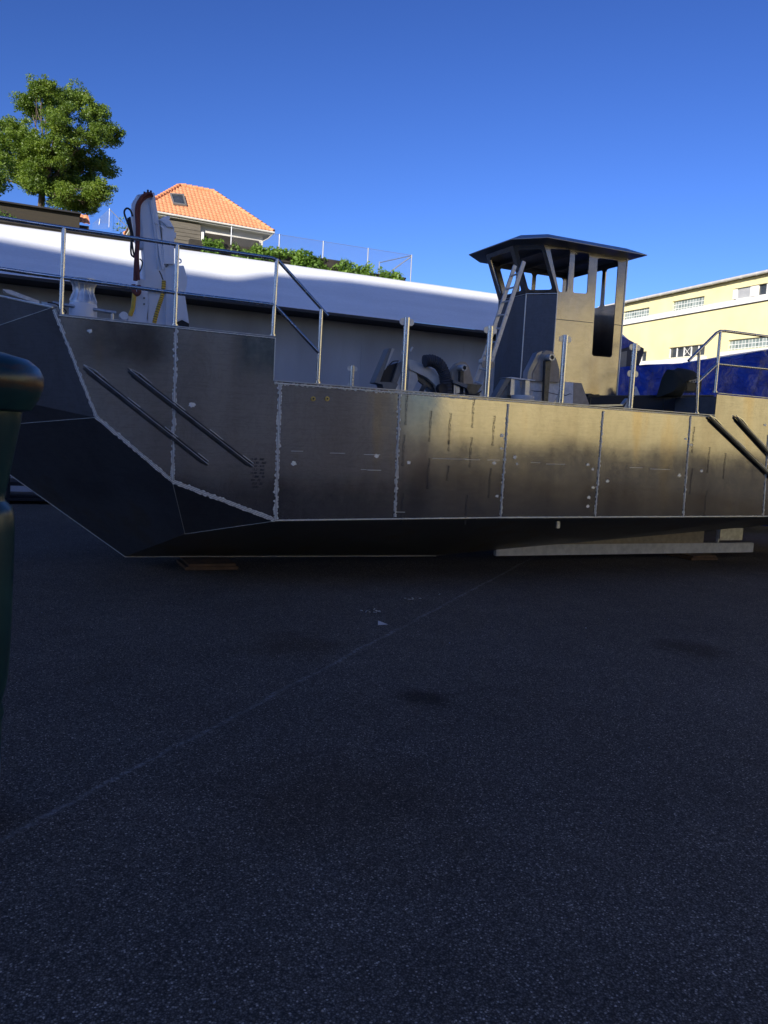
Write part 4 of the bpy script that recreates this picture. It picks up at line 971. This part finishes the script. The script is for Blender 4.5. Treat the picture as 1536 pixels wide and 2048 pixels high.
mb = MB(); mb.panel([pp(za((125, 800), (190, 790), (400, 800), (475, 880), (470, 915), (240, 890), (225, 825)), 9.84)], (0, .2, 0)); mb.build('tray', 'grey', fan)
mb = MB(); mb.tube(arc([PY(*za(p)[0], 9.84) for p in ((310, 580), (360, 530), (430, 525))], 5), .008, 6); mb.build('handle', 'rubber', fan)
mb = MB(); mb.tube([PY(*za((470, 390))[0], 10.0), PY(*za((475, 500))[0], 10.0)], .012, 8); mb.build('clamp', 'cream', fan)
mb = MB(); mb.tube([PY(*za((580, 400))[0], 9.9), PY(*za((612, 350))[0], 9.9)], .015, 8); mb.build('clamp', 'cream', fan)
pth = arc([PY(x, y, 9.7) for x, y in za((760, 530), (850, 520), (950, 570), (1010, 680), (1035, 800), (1050, 960))], 14)
rad = [.078+.006*math.sin(i*1.9) for i in range(len(pth))]
mb = MB(); mb.tube(pth, .08, 20, True, rad); dh = mb.build('ventilation_hose', 'duct'); tag(dh, 'fat dark grey corrugated hose arched over the cream fan housing', 'hose')
mb = MB(); c = PY(*za((985, 880))[0], 9.55); 
mb.lathe(c, [(.06, .04), (.068, .04), (.068, -.05), (.06, -.05)], 20, 'Y'); mb.lathe(c, [(.06, .03), (0, .02)], 20, 'Y')
tag(mb.build('pipe_flange', 'rubber'), 'short black rubber pipe mouth below the corrugated hose', 'pipe')

for pts, nm, lab in (((( 905, 792), (925, 786), (948, 790), (966, 782), (975, 795)), 'cable', 'black cable lying on the gunwale between the first two mooring posts'),):
    mb = MB(); mb.tube(arc([PY(x, y, 9.45) for x, y in pts], 6), .009, 6); tag(mb.build(nm, 'rubber'), lab, 'cable')
pl = MB(); pl.panel([pp(zb((1385, 955), (1420, 940), (1470, 958), (1520, 950), (1536, 965), (1536, 985), (1385, 985)), 9.9)], (0, .3, 0)); tag(pl.build('rubble_sheet', 'black'), 'torn black sheeting at the foot of the wheelhouse', 'sheeting')
# ladder
la = thing('ladder', PY(957, 775, 10.2), 'aluminium ladder leaning from the deck up to the wheelhouse roof', 'ladder')
A0 = PY(960, 792, 10.12); A1 = PY(1048, 523, 10.12); B0_ = PY(944, 785, 10.42); B1_ = PY(1030, 531, 10.42)
for a, b in ((A0, A1), (B0_, B1_)):
    mb = MB(); mb.beam(a, b, .028, .058, Vector((1, 0, 1))); mb.build('ladder_rail', 'ladder', la, bevel=.003)
for k in range(9):
    t = (k+.8)/9.6; mb = MB(); a = A0.lerp(A1, t); b = B0_.lerp(B1_, t); mb.tube([a+Vector((0, -.02, 0)), b], .014, 8); rg = mb.build('rung', 'ladder', la)
    mb = MB(); mb.lathe(a+Vector((0, -.0165, 0)), [(0, .002), (.0105, .002), (.0105, -.002)], 10, 'Y'); mb.build('rung_end', 'black', rg)
mb = MB(); c = PY(964, 723, 10.3); mb.lathe(c, [(0, .02), (.03, .02), (.04, 0), (.04, -.03), (0, -.03)], 16, 'Y'); mb.build('ladder_roller', 'cream', la)

# generator under a sack
ge = thing('generator', PY(1380, 788, 10.0), 'small generator with a grey control panel beside the stern rail', 'generator')
mb = MB(); a = PY(1371, 748, 10.0); b = PY(1396, 785, 10.0); mb.box((a.x, 9.95, b.z), (b.x+.02, 10.25, a.z)); mb.build('body', 'black', ge, bevel=.01)
mb = MB(); a = PY(1378, 748, 9.94); b = PY(1394, 766, 9.94); mb.box((a.x, 9.93, b.z), (b.x, 9.948, a.z)); cp = mb.build('control_panel', 'cream', ge, bevel=.003)
mb = MB(); 
for x in (1384, 1389): c = PY(x, 763, 9.925); mb.lathe(c, [(0, .004), (.011, .004), (.011, -.004)], 12, 'Y')
c = PY(1382, 756, 9.927); c2_ = PY(1389, 756.5, 9.927); mb.beam(c, c2_, .004, .012); mb.build('socket', 'black', cp)
mb = MB(); mb.tube(arc([PY(1366, 786, 9.9), PY(1370, 783, 9.9), PY(1398, 785, 9.9)], 4), .008, 6); mb.tube([PY(1364, 792, 9.9), PY(1367, 785, 9.9)], .008, 6); mb.build('carry_frame', 'darkbar', ge)
mb = MB(); mb.box((PY(1365, 750, 9.96).x, 9.94, PY(1366, 784, 9.96).z), (PY(1371, 750, 9.96).x, 10.2, PY(1366, 749, 9.96).z)); mb.build('side_grille', 'grey', ge)
outl = [(1316, 794), (1322, 775), (1328, 758), (1333, 747), (1338, 738), (1343, 740), (1351, 739), (1360, 736), (1372, 737), (1384, 741), (1394, 747), (1396, 752), (1376, 750), (1370, 762), (1366, 778), (1358, 793)]
mb = MB(); cc = PY(1345, 768, 10.0); rings = []
pts = pp(outl, 10.0); rs = random.Random(4)
k = len(pts); vs = []
for f_, dy in ((1, .05), (.97, -.03), (.86, -.10), (.62, -.16), (.3, -.19)):
    for p in pts:
        q = cc+(p-cc)*f_; vs.append(Vector((q.x+rs.uniform(-.008, .008), q.y+dy+rs.uniform(-.02, .02), q.z+rs.uniform(-.01, .01))))
vs.append(cc+Vector((0, -.2, 0)))
fs = [(r2*k+i, r2*k+(i+1) % k, (r2+1)*k+(i+1) % k, (r2+1)*k+i) for r2 in range(4) for i in range(k)]+[(4*k+i, 4*k+(i+1) % k, 5*k) for i in range(k)]+[tuple(reversed(range(k)))]
mb.add(vs, fs, True); tag(mb.build('sack', 'sack'), 'dark crumpled sack draped beside the small generator', 'sack')

# tarpaulins
def sheet(tops, Y, depth, zb_, name, label, mat, seed, amp=.12, cat='tarpaulin', nz=26):
    P = [PY(x, y, Y) for x, y in tops]; xs = []; n2 = 6
    P2 = [P[i].lerp(P[i+1], k/n2) for i in range(len(P)-1) for k in range(n2)]+[P[-1]]
    mb = MB(); vs = []; k = nz+1
    for i, p in enumerate(P2):
        for j in range(k):
            t = j/nz; z = p.z*(1-t)+zb_*t
            fold = amp*(noise.noise(Vector((p.x*1.1-t*1.6+seed, t*1.3, seed)))+.55*noise.noise(Vector((p.x*2.6+t*2.3, t*3.1+seed, 5)))-1.9*abs(noise.noise(Vector((p.x*1.3+t*3.0, t*2.2, 8))))-.9*abs(noise.noise(Vector((p.x*2.9-t*4.0, t*4.2, 18)))))
            vs.append(Vector((p.x, Y-.55*t**.5+fold*(.25+t), z)))
    nf = len(P2)
    # back slope
    mb.add(vs, [(i*k+j, i*k+j+1, (i+1)*k+j+1, (i+1)*k+j) for i in range(nf-1) for j in range(nz)], True)
    back = []
    for p in P2: back += [p, Vector((p.x, Y+depth, p.z-.1)), Vector((p.x, Y+depth+.5, zb_))]
    mb.add(back, [(3*i, 3*i+3, 3*i+4, 3*i+1) for i in range(nf-1)]+[(3*i+1, 3*i+4, 3*i+5, 3*i+2) for i in range(nf-1)], True)
    return tag(mb.build(name, mat, recalc=False), label, cat)
sheet([(1180, 738), (1235, 735), (1262, 732), (1292, 729), (1330, 728), (1372, 727), (1395, 724), (1400, 721), (1440, 717), (1486, 714), (1494, 707), (1515, 703), (1536, 700), (1590, 690), (1700, 680)], 15.5, 2.2, .2, 'tarpaulin', 'large blue tarpaulin draped over a hull behind the stern', 'tarp', 3.3, .5)
cb = thing('covered_cabin', PY(1260, 735, 16.6), 'dark canvas covered cabin peeping out between wheelhouse and yellow building', 'cabin')
mb = MB(); mb.panel([pp([(1200, 655), (1240, 672), (1262, 683), (1288, 697), (1287, 706), (1276, 737), (1200, 742)], 16.6)], (0, 1.4, 0)); mb.build('canvas', 'duct', cb)
mb = MB(); mb.panel([pp([(1236, 706), (1254, 702), (1252, 738), (1236, 738)], 16.58)], (0, .02, 0)); mb.build('side_window', 'grey', cb)
mb = MB(); mb.panel([pp([(1215, 655), (1241, 670.5), (1270, 686), (1256, 694), (1238, 700), (1215, 702)], 16.56)], (0, .03, 0)); mb.build('blue_cover', 'tarp', cb)

# timber blocks under the keel
for (x0, x1, y, lab) in ((352, 455, 1124, 'brown timber block under the keel near the bow'), (1345, 1402, 1113, 'pale timber block under the aft end of the white keel bar')):
    a = PZ(x0, y, 0); b = PZ(x1, y, 0); mb = MB(); mb.box((a.x, CY-.35, .002), (b.x, CY+.35, .045)); mb.box((a.x+.05, CY-.33, .047), (b.x-.03, CY+.33, .083))
    tag(mb.build('timber_block', 'rust', bevel=.005), lab, 'timber', 'timber blocks carrying the keel')

# foreground green column
gc = thing('steel_column', (-.22, 4.17, 0), 'dark green painted steel column with a rust streaked rounded head, close at the left edge', 'column')
prof_ = []
for x, y in ((-2, 1640), (0, 1560), (4, 1440), (9, 1424), (4, 1402), (13, 1370), (17, 1345), (22, 1280), (27, 1150), (30, 1060), (29, 1028), (24, 1013), (14, 1004), (10, 998), (13, 980), (24, 930), (35, 880), (43, 840), (46, 815), (44, 800)):
    q_ = PY(x, y, 4.17); prof_.append((q_.x+.22, max(0, q_.z)))
mb = MB(); mb.lathe((-.22, 4.17, 0), [(0, 0)]+prof_, 48)
mb.build('shaft', 'greenpaint', gc)
mb = MB(); mb.lathe((-.22, 4.17, 0), [(.20, 1.965), (.27, 1.985), (.305, 2.04), (.325, 2.10), (.324, 2.14), (.305, 2.18), (.26, 2.215), (.16, 2.24), (0, 2.245)], 48)
mb.build('head', 'greenpaint', gc)

# litter
def scrap(x, y, lab, segs, mat='alu', nm='metal_scrap'):
    c = PZ(x, y, 0); mb = MB(); rs = random.Random(x)
    for k in range(segs):
        p = c+Vector((rs.uniform(-.1, .1), rs.uniform(-.06, .06), .012)); q = p+Vector((rs.uniform(-.05, .05), rs.uniform(-.04, .04), rs.uniform(-.004, .02)))
        mb.beam(p, q, .012, .006)
    tag(mb.build(nm, mat), lab, 'scrap')
scrap(740, 1224, 'scatter of bright aluminium offcuts beside the small paper triangle', 9)
scrap(826, 1199, 'curled aluminium shavings on the asphalt nearer the boat', 6)
scrap(1158, 1256, 'single pale sliver of metal lying alone on the right side of the asphalt', 1)
scrap(885, 1193, 'tiny metal chip right of the curled shavings', 1)
c = PZ(764, 1249, 0); mb = MB(); mb.add([c+Vector((-.06, -.03, .004)), c+Vector((.06, -.03, .004)), c+Vector((-.02, .06, .03)), c+Vector((-.01, 0, .02))], [(0, 1, 3), (1, 2, 3), (2, 0, 3)])
tag(mb.build('paper_scrap', 'cream', recalc=False), 'small pale triangular paper scrap on the asphalt', 'scrap')
rs = random.Random(77); mb = MB()
for k in range(260):
    x, y = rs.uniform(-.5, 9), rs.uniform(1.0, 10.2); s_ = rs.uniform(.003, .009); c = Vector((x, y, s_*.4))
    vs = [c+Vector((rs.uniform(-1, 1), rs.uniform(-1, 1), rs.uniform(-.4, .6)))*s_ for _ in range(4)]
    mb.add(vs, [(0, 1, 2), (0, 2, 3), (0, 3, 1), (1, 3, 2)])
tag(mb.build('grit', 'concrete', recalc=False), 'loose pale grit scattered over the asphalt', 'grit', kind='stuff')

for o in bpy.data.objects:
    if '_o' in o: del o['_o']
